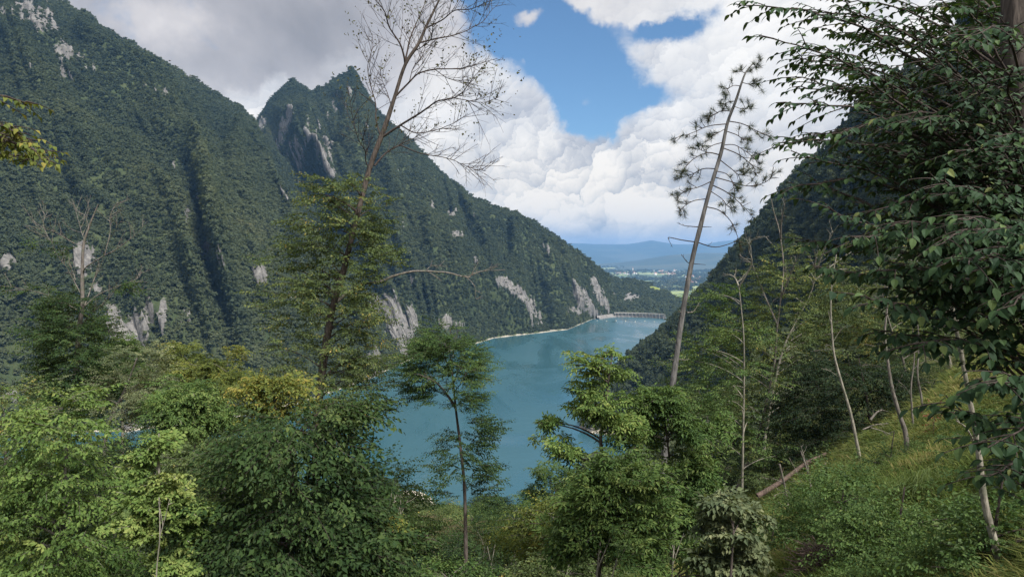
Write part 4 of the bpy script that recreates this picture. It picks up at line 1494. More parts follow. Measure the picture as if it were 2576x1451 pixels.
# ------------------------------------------------------------------ 2. grey tree with a dead top, left
DB = 21.0
path = down_to_ground([at(px, py, DB) for px, py in [(168, 1130), (180, 1060), (192, 940), (198, 834), (207, 771), (207, 698), (210, 618), (224, 571), (238, 535), (247, 514)]])
tB = Tree('dead_topped_tree', 'grey tree with a dead forked top above dark foliage, in front of the mountain wall', 'tree', path[0])
tB.trunk(path, .13, .010, BARK_GREY, k=8, n=60, seed=5)
for i, (pp, r_, dz) in enumerate([
    ([(212, 770), (230, 724), (250, 664)], .03, .4), ([(208, 690), (217, 671), (260, 644), (300, 621), (340, 591), (371, 557)], .03, -.3),
    ([(263, 642), (277, 584), (277, 541), (297, 504)], .018, .3), ([(277, 600), (314, 541)], .012, -.2), ([(204, 740), (190, 714), (167, 674), (137, 634)], .022, .4),
    ([(210, 618), (187, 611), (147, 587), (125, 560)], .016, -.4), ([(195, 780), (157, 759), (110, 741), (53, 728), (0, 721), (-40, 715)], .026, .3),
    ([(207, 775), (247, 741), (300, 718), (347, 698), (357, 681)], .024, .4), ([(203, 820), (234, 784), (267, 761), (277, 744)], .02, -.4),
    ([(190, 705), (183, 680), (176, 662)], .014, .3), ([(213, 610), (205, 580), (182, 500)], .014, .5), ([(224, 571), (215, 545), (206, 535)], .01, .3),
    ([(125, 605), (110, 565), (122, 530)], .010, .2), ([(140, 640), (125, 600), (75, 550)], .012, -.2), ([(305, 745), (325, 735), (338, 730)], .008, .1)]):
    L_ = len(pp)
    tB.limb([at(x, y, DB + dz * 2.0 * (k / (L_ - 1))) for k, (x, y) in enumerate(pp)], r_ * .65, .005, BARK_GREY, 450 + i, twigs=6, tlen=.7, sub=2, tr=.007, up=.25, start=.35)
inst = crown_points([(185, 790, 45, 35), (190, 840, 62, 40), (180, 890, 75, 42), (190, 945, 85, 45), (185, 1000, 90, 45)], DB, 1000, 52, .9, .35, tB.trunk_path, .15)
tB.foliage(SP_HORN, inst, LM['dark'], LEAF_THIN, BARK_DARK)
inst = crown_points([(110, 730, 60, 25), (280, 700, 50, 20), (130, 620, 40, 20), (300, 725, 40, 18)], DB, 40, 53, .5, .2, tB.trunk_path)
tB.foliage(SP_HORN, inst, LM['dark'], LEAF_THIN, BARK_DARK)

# ------------------------------------------------------------------ 3. leafy trees of the near slope
leafy_tree('layered_tree', 'broad layered light green tree filling the lower left corner', 'tree', [(150, 1500), (158, 1300), (168, 1120)], 13.0, .13, .02,
           [(172, 1030, 36, 40), (165, 1085, 62, 45), (150, 1150, 90, 50), (155, 1225, 110, 55), (140, 1300, 135, 60), (150, 1380, 150, 65), (150, 1470, 165, 75)], 620, 'light', SP_HORN, 61, nlimb=20, rise=.02, tint=(.40, .4))
leafy_tree('olive_tree', 'olive green tree cut by the left edge beside the layered tree', 'tree', [(5, 1400), (10, 1250), (15, 1100)], 17.0, .11, .02,
           [(10, 1020, 60, 45), (15, 1090, 75, 55), (0, 1180, 75, 60), (5, 1290, 70, 90)], 300, 'olive', SP_HORN, 62)
leafy_tree('crooked_tree', 'pale leaved tree with a crooked grey trunk right of the dead-topped tree', 'tree', [(262, 1200), (268, 1090), (285, 1040), (312, 985), (345, 900)], 20.0, .10, .02,
           [(370, 900, 45, 35), (355, 950, 65, 45), (300, 985, 60, 45), (370, 1010, 60, 45), (320, 1060, 60, 45), (300, 1130, 50, 40)], 330, 'pale', SP_SMALL, 63, bark=BARK_GREY, scale=(.9, 1.4), tint=(.40, .5))
leafy_tree('bright_tree', 'fresh green feathery tree below the grey cliff with its thin pale trunk behind', 'tree', [(310, 1180), (308, 1050), (300, 900)], 25.0, .10, .02,
           [(305, 885, 32, 30), (285, 935, 55, 35), (310, 960, 50, 35)], 170, 'bright', SP_FERNY, 64, bark=BARK_PALE)
leafy_tree('round_tree', 'round fresh green crown on a thin pale bent trunk', 'tree', [(466, 1275), (478, 1220), (487, 1150), (490, 1100), (478, 1020)], 17.0, .055, .012,
           [(450, 1000, 60, 35), (470, 1030, 80, 45), (455, 1075, 60, 30), (520, 1060, 40, 30)], 250, 'bright', SP_FERNY, 65, bark=BARK_PALE, tint=(.5, .4))
leafy_tree('flat_crowned_tree', 'yellow green tree with flat spreading crown, nearer the crooked tree', 'tree', [(470, 1150), (472, 1050), (480, 920)], 26.0, .10, .02,
           [(455, 890, 45, 22), (480, 920, 70, 26), (460, 955, 50, 22)], 190, 'yellow', SP_FERNY, 66, rise=0, tint=(.45, .4))
leafy_tree('flat_crowned_tree', 'yellow green tree with flat spreading crown, nearer the tall leaning tree', 'tree', [(560, 1150), (566, 1050), (575, 940)], 25.0, .10, .02,
           [(575, 905, 45, 20), (560, 935, 75, 26), (600, 965, 60, 22), (545, 985, 60, 22)], 200, 'yellow', SP_FERNY, 67, rise=0, tint=(.42, .4))
leafy_tree('low_olive_tree', 'olive tree below the two flat yellow green crowns', 'tree', [(540, 1300), (545, 1180), (550, 1050)], 21.0, .10, .02,
           [(560, 1040, 70, 40), (500, 1090, 60, 45), (590, 1110, 70, 50), (540, 1170, 80, 60)], 260, 'olive', SP_HORN, 68)
leafy_tree('dark_hornbeam', 'big dark green dense tree at the foot of the leaning tree', 'tree', [(735, 1500), (735, 1300), (730, 1120)], 11.5, .15, .03,
           [(790, 1045, 60, 32), (740, 1090, 80, 42), (815, 1110, 55, 44), (740, 1170, 115, 60), (835, 1195, 60, 52), (690, 1260, 150, 65), (830, 1290, 95, 70), (740, 1370, 180, 75), (850, 1390, 95, 70), (700, 1460, 200, 70), (860, 1470, 110, 60)],
           880, 'dark', SP_HORN_BIG, 69, nlimb=26, bark=BARK_DARK, tint=(.38, .4))
leafy_tree('yellowing_tree', 'tree with drooping yellow leaves at the leaning trunk above the dark tree', 'tree', [(705, 1250), (700, 1120), (690, 1010)], 14.5, .06, .012,
           [(690, 985, 55, 35), (650, 1030, 55, 35), (730, 1010, 40, 30), (820, 1040, 80, 25)], 120, 'yellow', SP_FERNY, 70, tint=(.6, .5))
leafy_tree('grey_green_tree', 'grey green tree between the sapling and the dark dense tree', 'tree', [(560, 1500), (560, 1350), (565, 1200)], 13.5, .09, .02,
           [(575, 1170, 70, 50), (555, 1250, 80, 60), (570, 1340, 85, 65), (545, 1440, 95, 70)], 360, 'olive', SP_HORN, 71, tint=(.38, .35))
leafy_tree('maple_sapling', 'slim sapling with pale yellow green leaves and a bare double stem near the lower left', 'sapling', [(398, 1500), (403, 1360), (402, 1240), (398, 1130), (400, 1090)], 10.5, .045, .010,
           [(390, 1120, 60, 30, 0, .5), (340, 1180, 45, 25, 0, .5), (400, 1190, 55, 35, 0, .7), (370, 1250, 50, 35), (450, 1240, 45, 30), (380, 1310, 60, 35), (450, 1320, 55, 40), (360, 1360, 40, 25, 0, .6), (450, 1400, 50, 35)], 170, 'light', SP_COMP, 72, bark=BARK_PALE, tint=(.56, .35), shape=LEAF_WIDE, scale=(.6, .95))
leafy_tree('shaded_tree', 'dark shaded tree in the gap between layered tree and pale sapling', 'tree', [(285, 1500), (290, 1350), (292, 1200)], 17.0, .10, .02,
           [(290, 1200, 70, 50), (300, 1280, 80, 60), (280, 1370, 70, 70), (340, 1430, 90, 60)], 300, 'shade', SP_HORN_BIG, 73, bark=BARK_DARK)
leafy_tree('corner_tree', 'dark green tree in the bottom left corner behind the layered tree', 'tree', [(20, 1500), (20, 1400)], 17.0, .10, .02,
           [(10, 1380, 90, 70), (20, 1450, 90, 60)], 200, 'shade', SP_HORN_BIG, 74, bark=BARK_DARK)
leafy_tree('slope_bush', 'mid green bush on the lake side of the dark dense tree, by the pale beach', 'bush', [(985, 1500), (985, 1400), (985, 1280)], 19.0, .07, .02,
           [(960, 1200, 50, 35), (1000, 1240, 45, 40), (940, 1270, 60, 50), (1000, 1310, 55, 45), (960, 1370, 70, 55)], 300, 'mid', SP_HORN, 75)
leafy_tree('yellow_sapling', 'thin sapling with yellow hanging leaves beside pale poles, below the beach', 'sapling', [(944, 1500), (946, 1400), (945, 1310)], 12.0, .02, .006,
           [(945, 1320, 30, 25), (940, 1370, 30, 25), (900, 1400, 40, 30), (985, 1330, 25, 20)], 40, 'yellow', SP_FERNY, 76, bark=BARK_PALE, tint=(.62, .4))

# slim tree standing alone against the lake
DD_ = 17.0
path = down_to_ground([at(px, py, DD_) for px, py in [(1172, 1460), (1171, 1330), (1168, 1220), (1158, 1120), (1148, 1040), (1140, 960), (1133, 900), (1128, 850)]])
tD = Tree('slim_tree', 'slim tree with an umbrella top standing alone against the lake', 'tree', path[0])
tD.trunk(path, .075, .010, BARK_BROWN, k=8, n=60, seed=8)
for i, (pp, r_) in enumerate([([(1147, 1030), (1128, 1000), (1105, 975), (1080, 940)], .022), ([(1146, 1020), (1120, 985), (1094, 960), (1060, 945)], .02), ([(1141, 965), (1155, 920), (1160, 880)], .016), ([(1140, 950), (1120, 900), (1105, 865)], .014), ([(1136, 910), (1145, 870), (1150, 845)], .010), ([(1143, 985), (1170, 950), (1180, 925)], .012)]):
    tD.limb([at(x, y, DD_ + (-1) ** i * .5 * k) for k, (x, y) in enumerate(pp)], r_, .005, BARK_BROWN, 480 + i, twigs=7, tlen=.5, sub=2, tr=.005)
inst = crown_points([(1115, 860, 62, 26), (1090, 895, 70, 32), (1150, 890, 50, 36), (1070, 940, 60, 30), (1130, 940, 60, 26), (1170, 930, 35, 40), (1040, 985, 38, 22), (1085, 995, 45, 18), (1165, 1000, 34, 24)], DD_, 760, 81, .9, .3, tD.trunk_path, .1, (.7, 1.1))
tD.foliage(SP_SMALL, inst, LM['mid'], LEAF_THIN, BARK_DARK, tint=(.36, .4))
inst = crown_points([(1150, 1070, 30, 30), (1190, 1085, 25, 35), (1160, 1130, 45, 35), (1160, 1180, 50, 35), (1200, 1160, 22, 30), (1130, 1180, 30, 14), (1165, 1230, 40, 22), (1200, 1240, 30, 20)], DD_, 190, 82, .9, .25, tD.trunk_path, .1, (.7, 1.1))
tD.foliage(SP_HORN, inst, LM['dark'], LEAF_THIN, BARK_DARK)

# walnut-like tree, yellow green, before the promontory
leafy_tree('walnut_tree', 'yellow green tree with long compound leaves reaching over the lake', 'tree', [(1500, 1520), (1508, 1400), (1520, 1260), (1524, 1190), (1513, 1130), (1512, 1090), (1524, 1030), (1530, 960), (1540, 895)], 12.0, .075, .012,
           [(1535, 905, 55, 30), (1500, 945, 70, 32), (1570, 960, 55, 32), (1455, 985, 55, 28), (1520, 1005, 85, 34), (1590, 1015, 45, 30), (1430, 1015, 40, 20), (1480, 1040, 60, 26), (1555, 1060, 65, 34), (1395, 1095, 32, 18, 0, 2.2), (1430, 1120, 45, 18, 0, 1.8), (1465, 1145, 40, 16, 0, 1.5), (1392, 1065, 18, 12, 0, 2.0), (1600, 1100, 45, 30)],
           140, 'light', SP_COMP, 90, shape=LEAF_LANCE, nlimb=26, thick=.8, shell=.35, leaf_objects=300, tint=(.46, .5), bark=BARK_BROWN, scale=(.75, 1.1))
leafy_tree('broad_leaved_tree', 'fresh green broad leaved tree in front of the walnut-like tree', 'tree', [(1496, 1540), (1505, 1450), (1530, 1330), (1560, 1230)], 9.5, .06, .012,
           [(1560, 1190, 75, 40), (1610, 1230, 70, 45), (1500, 1250, 80, 40), (1570, 1290, 110, 50), (1470, 1310, 80, 40), (1640, 1320, 80, 50), (1560, 1350, 80, 36), (1430, 1370, 50, 28), (1630, 1390, 60, 36)],
           340, 'bright', SP_COMP_BIG, 91, shape=LEAF_LANCE, nlimb=22, leaf_objects=300, tint=(.52, .42), bark=BARK_BROWN, scale=(.75, 1.1))
leafy_tree('green_ash', 'fresh green tree in front of the lower trunk of the bare pine', 'tree', [(1690, 1540), (1688, 1400), (1692, 1250), (1680, 1120), (1668, 1020)], 12.5, .05, .012,
           [(1650, 1010, 45, 35), (1680, 1060, 60, 40), (1620, 1090, 50, 35), (1740, 1090, 50, 35), (1800, 1060, 38, 24), (1690, 1140, 75, 45), (1760, 1170, 55, 40), (1730, 1240, 65, 50), (1690, 1300, 70, 50), (1760, 1310, 60, 50), (1720, 1380, 60, 36), (1780, 1400, 60, 40)],
           360, 'bright', SP_COMP, 92, shape=LEAF_LANCE, nlimb=26, tint=(.5, .42), bark=BARK_BROWN, scale=(.8, 1.15))
leafy_tree('feathery_tree', 'small thin feathery tree at the lake edge left of the walnut-like tree', 'tree', [(1395, 1400), (1390, 1300), (1385, 1200)], 22.0, .05, .01,
           [(1380, 1190, 50, 25), (1340, 1220, 40, 22), (1420, 1215, 45, 25), (1380, 1250, 70, 25)], 110, 'mid', SP_FERNY, 93, tint=(.5, .35), hole=.15)
leafy_tree('russet_bush', 'yellow brown bush under the feathery tree', 'bush', [(1400, 1480), (1400, 1380), (1400, 1310)], 15.0, .05, .012,
           [(1400, 1290, 75, 32), (1350, 1330, 60, 40), (1430, 1340, 60, 40), (1390, 1400, 80, 40)], 210, 'yellow', SP_HORN, 94, tint=(.38, .45))
for i, (bx, by, rx, ry, dp, pal, lab) in enumerate([
        (1060, 1305, 85, 40, 33, 'olive', 'olive undergrowth bush just below the pale beach'),
        (1185, 1300, 60, 36, 36, 'mid', 'green undergrowth bush behind the stem of the slim tree'),
        (1290, 1305, 80, 38, 34, 'dark', 'dark undergrowth bush midway between slim tree and russet bush'),
        (1110, 1370, 90, 50, 25, 'brown', 'brownish undergrowth bush left of the slim tree stem'),
        (1215, 1380, 70, 50, 22, 'dark', 'dark green bush right of the slim tree stem'),
        (1320, 1385, 90, 50, 24, 'brown', 'brown green bush left of the walnut-like trunk'),
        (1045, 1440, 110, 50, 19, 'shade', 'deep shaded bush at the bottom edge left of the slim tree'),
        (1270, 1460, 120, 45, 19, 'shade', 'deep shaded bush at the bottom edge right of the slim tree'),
        (1130, 1455, 60, 30, 13, 'bright', 'low fresh green plant at the bottom edge by the slim tree stem'),
        (1420, 1450, 70, 45, 12, 'olive', 'olive bush at the bottom edge under the broad leaved tree'),
        (1240, 1265, 40, 24, 60, 'shade', 'small dark round tree at the lake edge right of the slim tree')]):
    leafy_tree('undergrowth_bush', lab, 'bush', [(bx, by + ry * 1.6), (bx, by + ry * .6), (bx + 4, by)], dp, .05, .012,
               [(bx, by - ry * .35, rx * .7, ry * .65), (bx - rx * .45, by + ry * .1, rx * .6, ry * .7), (bx + rx * .45, by + ry * .15, rx * .6, ry * .7), (bx, by + ry * .6, rx, ry * .7)],
               200, pal, SP_HORN, 100 + i, nlimb=8, scale=(.8, 1.3) if dp < 30 else (1.1, 1.8), twigs=dp < 30)

# pale poles and thin dead stems in the undergrowth
for i, (pp, dp, r_, lab) in enumerate([
        ([(392, 1490), (402, 1350), (400, 1250)], 9.8, .014, 'bare pale stem rising in front of the pale yellow green sapling'),
        ([(452, 1490), (470, 1320), (480, 1240)], 11.0, .014, 'thin bent pale stem between the sapling and the dark dense tree'),
        ([(1495, 1500), (1503, 1430), (1510, 1360)], 9.2, .022, 'grey brown stem in front of the broad leaved tree'),
        ([(1528, 1500), (1545, 1430), (1562, 1370)], 9.2, .014, 'thin stem leaning right beside the grey brown stem, under the broad leaved tree'),
        ([(1690, 1500), (1692, 1420), (1698, 1340)], 11.2, .02, 'thin brown stem in front of the fresh green tree below the pine'),
        ([(1003, 1470), (1001, 1380), (1000, 1310), (1006, 1270)], 12, .014, 'thin pale pole below the beach, tallest of three beside the yellow sapling'),
        ([(955, 1480), (952, 1400), (950, 1330)], 12, .014, 'thin pale pole beside the yellow sapling, nearest the dark dense tree'),
        ([(975, 1480), (972, 1410), (978, 1290), (985, 1240)], 13, .012, 'thin pale pole beside the yellow sapling, in the middle of three'),
        ([(1250, 1490), (1236, 1420), (1225, 1370)], 17, .016, 'grey dead stem leaning left in the dark bushes right of the slim tree'),
        ([(1300, 1490), (1297, 1420), (1288, 1340)], 17, .014, 'grey thin dead stem upright in the dark bushes left of the walnut-like trunk')]):
    path = down_to_ground([at(x, y, dp) for x, y in pp])
    t = Tree('dead_sapling', lab, 'dead sapling', path[0], 'thin dead stems in the undergrowth')
    t.trunk(path, r_, r_ * .5, BARK_PALE, k=6, n=24)
    t.limb([path[-2], path[-2] + (path[-1] - path[-2]) * .6 + np.array([.15, 0, .2])], r_ * .5, .003, BARK_PALE, 500 + i, twigs=2, tlen=.25, sub=1, tr=.004)

# ------------------------------------------------------------------ the nearly bare pine
DG = 16.5
path = down_to_ground([at(px, py, DG) for px, py in [(1658, 1250), (1666, 1185), (1680, 1080), (1690, 985), (1704, 880), (1717, 790), (1740, 660), (1762, 570), (1784, 484), (1814, 384), (1830, 310), (1850, 257), (1864, 214), (1874, 187), (1884, 172), (1893, 162)]])
tG = Tree('bare_pine', 'tall leaning pine, trunk bare below and thin needle tufts on top', 'pine tree', path[0])
tG.trunk(path, .092, .011, BARK_PINE, k=10, n=90, power=1.0, seed=9, lump=.08)
tips = []
G_L = [([(1830, 312), (1784, 317), (1744, 334), (1692, 350)], .013), ([(1832, 305), (1868, 312), (1905, 330), (1940, 345)], .013), ([(1852, 255), (1830, 258), (1818, 275)], .009),
       ([(1864, 217), (1845, 216), (1828, 228), (1822, 250)], .009), ([(1866, 208), (1885, 212), (1908, 212)], .009), ([(1874, 185), (1862, 178)], .006), ([(1886, 170), (1900, 168), (1907, 160)], .006),
       ([(1840, 280), (1815, 280), (1790, 292), (1780, 300)], .010), ([(1826, 330), (1855, 340), (1872, 352), (1888, 348)], .011), ([(1822, 358), (1795, 365), (1768, 380), (1755, 368)], .012), ([(1818, 372), (1860, 390), (1895, 420), (1900, 440)], .013),
       ([(1812, 390), (1780, 385), (1745, 400), (1722, 425), (1715, 445)], .014), ([(1808, 400), (1840, 425), (1860, 440), (1880, 430)], .012), ([(1802, 425), (1770, 425), (1740, 440), (1705, 450)], .013),
       ([(1800, 430), (1830, 440), (1845, 470), (1842, 490)], .011), ([(1792, 455), (1760, 470), (1725, 480), (1700, 500)], .012), ([(1790, 465), (1830, 485), (1870, 520), (1900, 555)], .014), ([(1786, 480), (1815, 500), (1830, 520), (1850, 525)], .011),
       ([(1780, 500), (1745, 505), (1720, 520), (1710, 535)], .011), ([(1776, 520), (1810, 530), (1840, 560), (1858, 610), (1862, 630)], .013), ([(1795, 445), (1830, 455), (1880, 470), (1925, 460), (1942, 435)], .013),
       ([(1820, 365), (1850, 365), (1885, 385), (1915, 410)], .011), ([(1846, 268), (1870, 275), (1885, 270)], .008), ([(1828, 322), (1806, 335), (1785, 345)], .009)]
for i, (pp, r_) in enumerate(G_L):
    L_ = len(pp)
    dz = ((i * 37) % 11 - 5) * .22
    P_, ends = tG.limb([at(x, y, DG + dz * (k / (L_ - 1))) for k, (x, y) in enumerate(pp)], r_, .005, BARK_DARK, 520 + i, twigs=2 + 2 * L_, tlen=.30, sub=1, tr=.0055, up=.1, start=.4)
    tips += [ends[-1]] + [e for e in ends[:-1:3]]
for i, (pp, r_) in enumerate([([(1764, 571), (1740, 570), (1717, 567), (1706, 560)], .012), ([(1764, 571), (1790, 571)], .010), ([(1752, 609), (1717, 604), (1684, 597), (1682, 602), (1692, 620)], .014), ([(1752, 609), (1800, 621), (1850, 607), (1858, 600)], .013),
                              ([(1742, 663), (1730, 660), (1720, 648), (1714, 640)], .012), ([(1742, 663), (1775, 666)], .010), ([(1728, 786), (1745, 783), (1760, 761)], .014), ([(1720, 786), (1706, 783)], .010), ([(1700, 900), (1722, 905), (1735, 902)], .010), ([(1694, 905), (1682, 903)], .008), ([(1668, 1180), (1650, 1190), (1640, 1200)], .01), ([(1675, 1165), (1690, 1180)], .01)]):
    tG.limb([at(x, y, DG + .1 * (-1) ** i * k) for k, (x, y) in enumerate(pp)], r_, .004, BARK_DARK if i < 6 else BARK_GREY, 560 + i, twigs=3 if len(pp) > 2 else 0, tlen=.12, sub=0, tr=.004, name='dead_branch')
g = np.random.default_rng(66)
NP, ND, NS, NT = [], [], [], []
for (e, d) in tips:
    m = 70
    dd = unit(d * .5 + g.normal(size=(m, 3)) * .75 + np.array([0, 0, .15]))
    NP.append(e - d * g.random(m)[:, None] * .10)
    ND.append(dd)
    NS.append(g.uniform(.10, .17, m))
    NT.append(np.full(m, g.random()))
NP, ND, NS, NT = (np.concatenate(a) for a in (NP, ND, NS, NT))
V, F, K = leaf_verts(NP, ND, g.normal(size=NP.shape), NS, NEEDLE)
o = link('needles', make_mesh('needles', V - tG.base, F, [LM['needle']], {'tint': np.repeat(NT, K).astype(np.float32)}), tG.root)
tag(o, kind='stuff')

# ------------------------------------------------------------------ thin trees on the right bank
DH = 24.0


def stem_tree(name, label, stems, depth, r_, blobs, n, pal, seed, sprays=SP_HORN, bark=BARK_PALE, tint=(.42, .42), scale=(.8, 1.3), hole=0):
    n = int(n * 1.35)
    p0 = down_to_ground([at(x, y, depth) for x, y in stems[0]])
    t = Tree(name, label, 'tree', p0[0])
    t.trunk(p0, r_, .012, bark, n=50, seed=seed)
    for k, s_ in enumerate(stems[1:]):
        t.limb([at(x, y, depth + (.35 if k % 2 else -.35) * j) for j, (x, y) in enumerate(s_)], r_ * .55, .008, bark, seed * 7 + k, twigs=7, tlen=.6, sub=2, tr=.006, name='stem')
    inst = crown_points(blobs, depth + .35, n, seed, .9, .35, t.trunk_path, .05, scale)
    t.limbs(inst['pos'][np.random.default_rng(seed).choice(n, min(n, 18), replace=False)], bark, .02, .005)
    t.foliage(sprays, inst, LM[pal], LEAF_THIN, BARK_DARK, tint=tint, hole=hole)
    return t


stem_tree('forked_tree', 'thin pale forked tree right of the bare pine', [[(1862, 1200), (1897, 1126), (1917, 1060), (1937, 970), (1950, 901), (1954, 834), (1964, 751), (1971, 671), (1961, 584), (1947, 534), (1940, 500)], [(1964, 600), (1966, 551), (1977, 497)], [(1955, 815), (1924, 744), (1894, 668), (1860, 640)], [(1966, 745), (1990, 690), (2010, 640)]],
          DH, .06, [(1930, 1180, 90, 45, -1.5), (2000, 1160, 80, 36, -1.5), (2120, 1122, 50, 16, -1.5), (1960, 700, 60, 45), (1940, 780, 75, 50), (1900, 850, 75, 50), (1980, 860, 80, 50), (1930, 930, 95, 50), (1990, 1000, 90, 50), (1900, 1020, 80, 50), (2030, 1080, 80, 35), (2080, 1125, 60, 25), (1960, 1110, 80, 50)], 820, 'olive', 121, bark=BARK_GREY)
stem_tree('leaning_forked_tree', 'pale trunk leaning right with forked bare tips behind the thin forked tree', [[(1925, 1100), (1950, 960), (1974, 868), (2011, 794), (2041, 734), (2051, 690)], [(2045, 715), (2064, 651), (2087, 601), (2111, 564)], [(2051, 705), (2094, 668), (2141, 634)], [(2051, 690), (2051, 660), (2060, 620)]],
          DH + 3, .07, [(2060, 720, 60, 50), (2090, 800, 80, 60), (2040, 880, 80, 60), (2100, 960, 80, 50), (2020, 640, 50, 40)], 330, 'olive', 122, tint=(.46, .45))
stem_tree('slender_tree', 'slender pale tree nearest the bare pine with light green leaves', [[(1868, 1180), (1870, 1060), (1872, 961), (1871, 851), (1864, 768), (1859, 721)], [(1859, 722), (1891, 664), (1884, 628), (1900, 600), (1935, 598)], [(1860, 725), (1850, 700), (1835, 690)]],
          DH - 2, .045, [(1830, 760, 50, 40), (1860, 830, 60, 45), (1810, 900, 70, 45), (1850, 960, 75, 50), (1790, 990, 60, 45), (1830, 1050, 70, 50), (1860, 1130, 60, 50)], 330, 'mid', 123, tint=(.50, .42))
stem_tree('dry_leaved_tree', 'tree with dry yellow brown leaves behind the near dark branches', [[(2290, 1000), (2270, 900), (2240, 820), (2220, 740)]],
          DH + 2, .08, [(2210, 640, 80, 60), (2150, 700, 70, 50), (2250, 720, 90, 70), (2200, 810, 90, 60), (2280, 840, 70, 60), (2230, 900, 70, 45), (2150, 880, 60, 50)], 300, 'olive', 124, tint=(.52, .5), bark=BARK_GREY)
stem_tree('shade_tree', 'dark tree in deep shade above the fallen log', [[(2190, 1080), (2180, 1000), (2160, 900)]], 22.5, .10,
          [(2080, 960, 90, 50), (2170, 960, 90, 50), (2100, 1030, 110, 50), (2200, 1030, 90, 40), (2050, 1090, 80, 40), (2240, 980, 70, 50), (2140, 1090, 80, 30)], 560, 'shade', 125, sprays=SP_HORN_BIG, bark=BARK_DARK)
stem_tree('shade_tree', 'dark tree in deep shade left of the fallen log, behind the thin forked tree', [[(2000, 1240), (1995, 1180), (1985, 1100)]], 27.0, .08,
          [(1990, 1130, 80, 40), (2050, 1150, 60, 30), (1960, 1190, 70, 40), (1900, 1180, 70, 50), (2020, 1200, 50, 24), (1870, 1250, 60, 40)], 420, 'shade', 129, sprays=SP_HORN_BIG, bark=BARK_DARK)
stem_tree('bank_tree', 'green tree between bare pine and thin trees, low on the bank', [[(1770, 1250), (1775, 1150), (1780, 1050)]], DH + 6, .09,
          [(1760, 940, 60, 40), (1740, 1000, 60, 45), (1800, 1080, 70, 50), (1860, 1160, 70, 50), (1820, 1220, 70, 50), (1900, 1220, 60, 45)], 330, 'dark', 126, sprays=SP_HORN_BIG)
stem_tree('pale_leaved_bush', 'bush with pale grey green leaves in front of the fallen log', [[(1835, 1500), (1840, 1420), (1845, 1330)]], 9.5, .03,
          [(1815, 1275, 40, 18), (1875, 1290, 40, 16), (1790, 1320, 40, 20), (1850, 1335, 40, 18), (1900, 1345, 24, 14), (1800, 1400, 50, 24), (1870, 1400, 40, 22), (1850, 1450, 50, 20)], 150, 'pale', 127, sprays=SP_COMP, tint=(.36, .4), bark=BARK_BROWN)
stem_tree('hillside_tree', 'dark green tree behind the near branches, high on the slope', [[(2390, 960), (2380, 860), (2370, 760)]], DH + 6, .10,
          [(2350, 640, 90, 70), (2450, 680, 100, 80), (2380, 760, 100, 70), (2480, 800, 90, 80), (2330, 850, 90, 60), (2420, 900, 90, 60), (2330, 930, 60, 40)], 380, 'dark', 128, sprays=SP_HORN_BIG)

# ------------------------------------------------------------------ trees crowding the slope between the near trees and the lake


def copy_tree(root, loc, rz, s_, label, group):
    r = root.copy()
    col.objects.link(r)
    r.location = tuple(loc)
    r.rotation_euler = (0, 0, rz)
    r.scale = (s_, s_, s_)
    r['label'] = label
    r['group'] = group
    for ch in root.children:
        c = ch.copy()
        col.objects.link(c)
        c.parent = r
    return r


LBL_L = 'green tree crowding the slope behind the near trees, towards the left shore'
LBL_C = 'green bushy tree low on the slope at the lake edge in the middle'
GRP_L, GRP_C = 'trees behind the near trees on the left', 'trees at the lake edge in the middle'
protos = []
for k, (pal, sp) in enumerate([('olive', SP_HORN), ('mid', SP_HORN), ('dark', SP_HORN_BIG), ('light', SP_HORN)]):
    bx = 40 + 210 * k
    protos.append(leafy_tree('slope_tree', LBL_L.replace('green', ('olive green', 'mid green', 'dark green', 'light green')[k], 1), 'tree', [(bx, 1330), (bx + 3, 1220), (bx, 1120)], 34.0 + 2 * k, .12, .02,
                             [(bx, 1095, 22, 26), (bx - 16, 1130, 30, 26), (bx + 18, 1140, 30, 26), (bx, 1175, 44, 30), (bx - 18, 1215, 46, 34), (bx + 22, 1235, 46, 34)], 210, pal, sp, 160 + k, scale=(1.2, 1.9), group=GRP_L, twigs=False))
hts = []
for t in protos:
    fo = [c for c in t.root.children if c.name.startswith('foliage')][0]
    zz = np.empty(len(fo.data.vertices) * 3, np.float32)
    fo.data.vertices.foreach_get('co', zz)
    hts.append(np.percentile(zz[2::3], 98))
g = np.random.default_rng(1234)
for i, (px, py, dp) in enumerate([(90, 1140, 40), (150, 1150, 32), (215, 1130, 44), (300, 1140, 36), (345, 1150, 46), (400, 1130, 33), (440, 1138, 42), (520, 1125, 36), (600, 1120, 44), (640, 1110, 34), (60, 1160, 30), (260, 1170, 30), (460, 1160, 30), (680, 1140, 46), (700, 1130, 40), (20, 1130, 36), (500, 1150, 28), (620, 1150, 28), (330, 1180, 27),
                                  (955, 1235, 48), (1010, 1275, 44), (1080, 1268, 52), (1130, 1262, 60), (1190, 1270, 46), (1250, 1262, 66), (1300, 1270, 50), (1350, 1262, 58), (1400, 1250, 48), (1440, 1230, 40), (1050, 1320, 34), (1160, 1320, 36), (1260, 1318, 33), (1340, 1320, 36), (1220, 1350, 28), (1110, 1345, 28), (1000, 1340, 27), (1310, 1360, 27)]):
    k = i % 4 if i < 19 else (0, 2, 1, 2)[i % 4]
    top = at(px, py, dp)
    gz = ground(top[0], top[1])[0]
    s_ = (top[2] - gz) / hts[k]
    if s_ < .12:
        continue
    mid = i >= 19
    word = ('olive green', 'mid green', 'dark green', 'light green')[k]
    copy_tree(protos[k].root, (top[0], top[1], gz), g.uniform(0, 6.28), s_, (LBL_C if mid else LBL_L).replace('green', word, 1), GRP_C if mid else GRP_L)

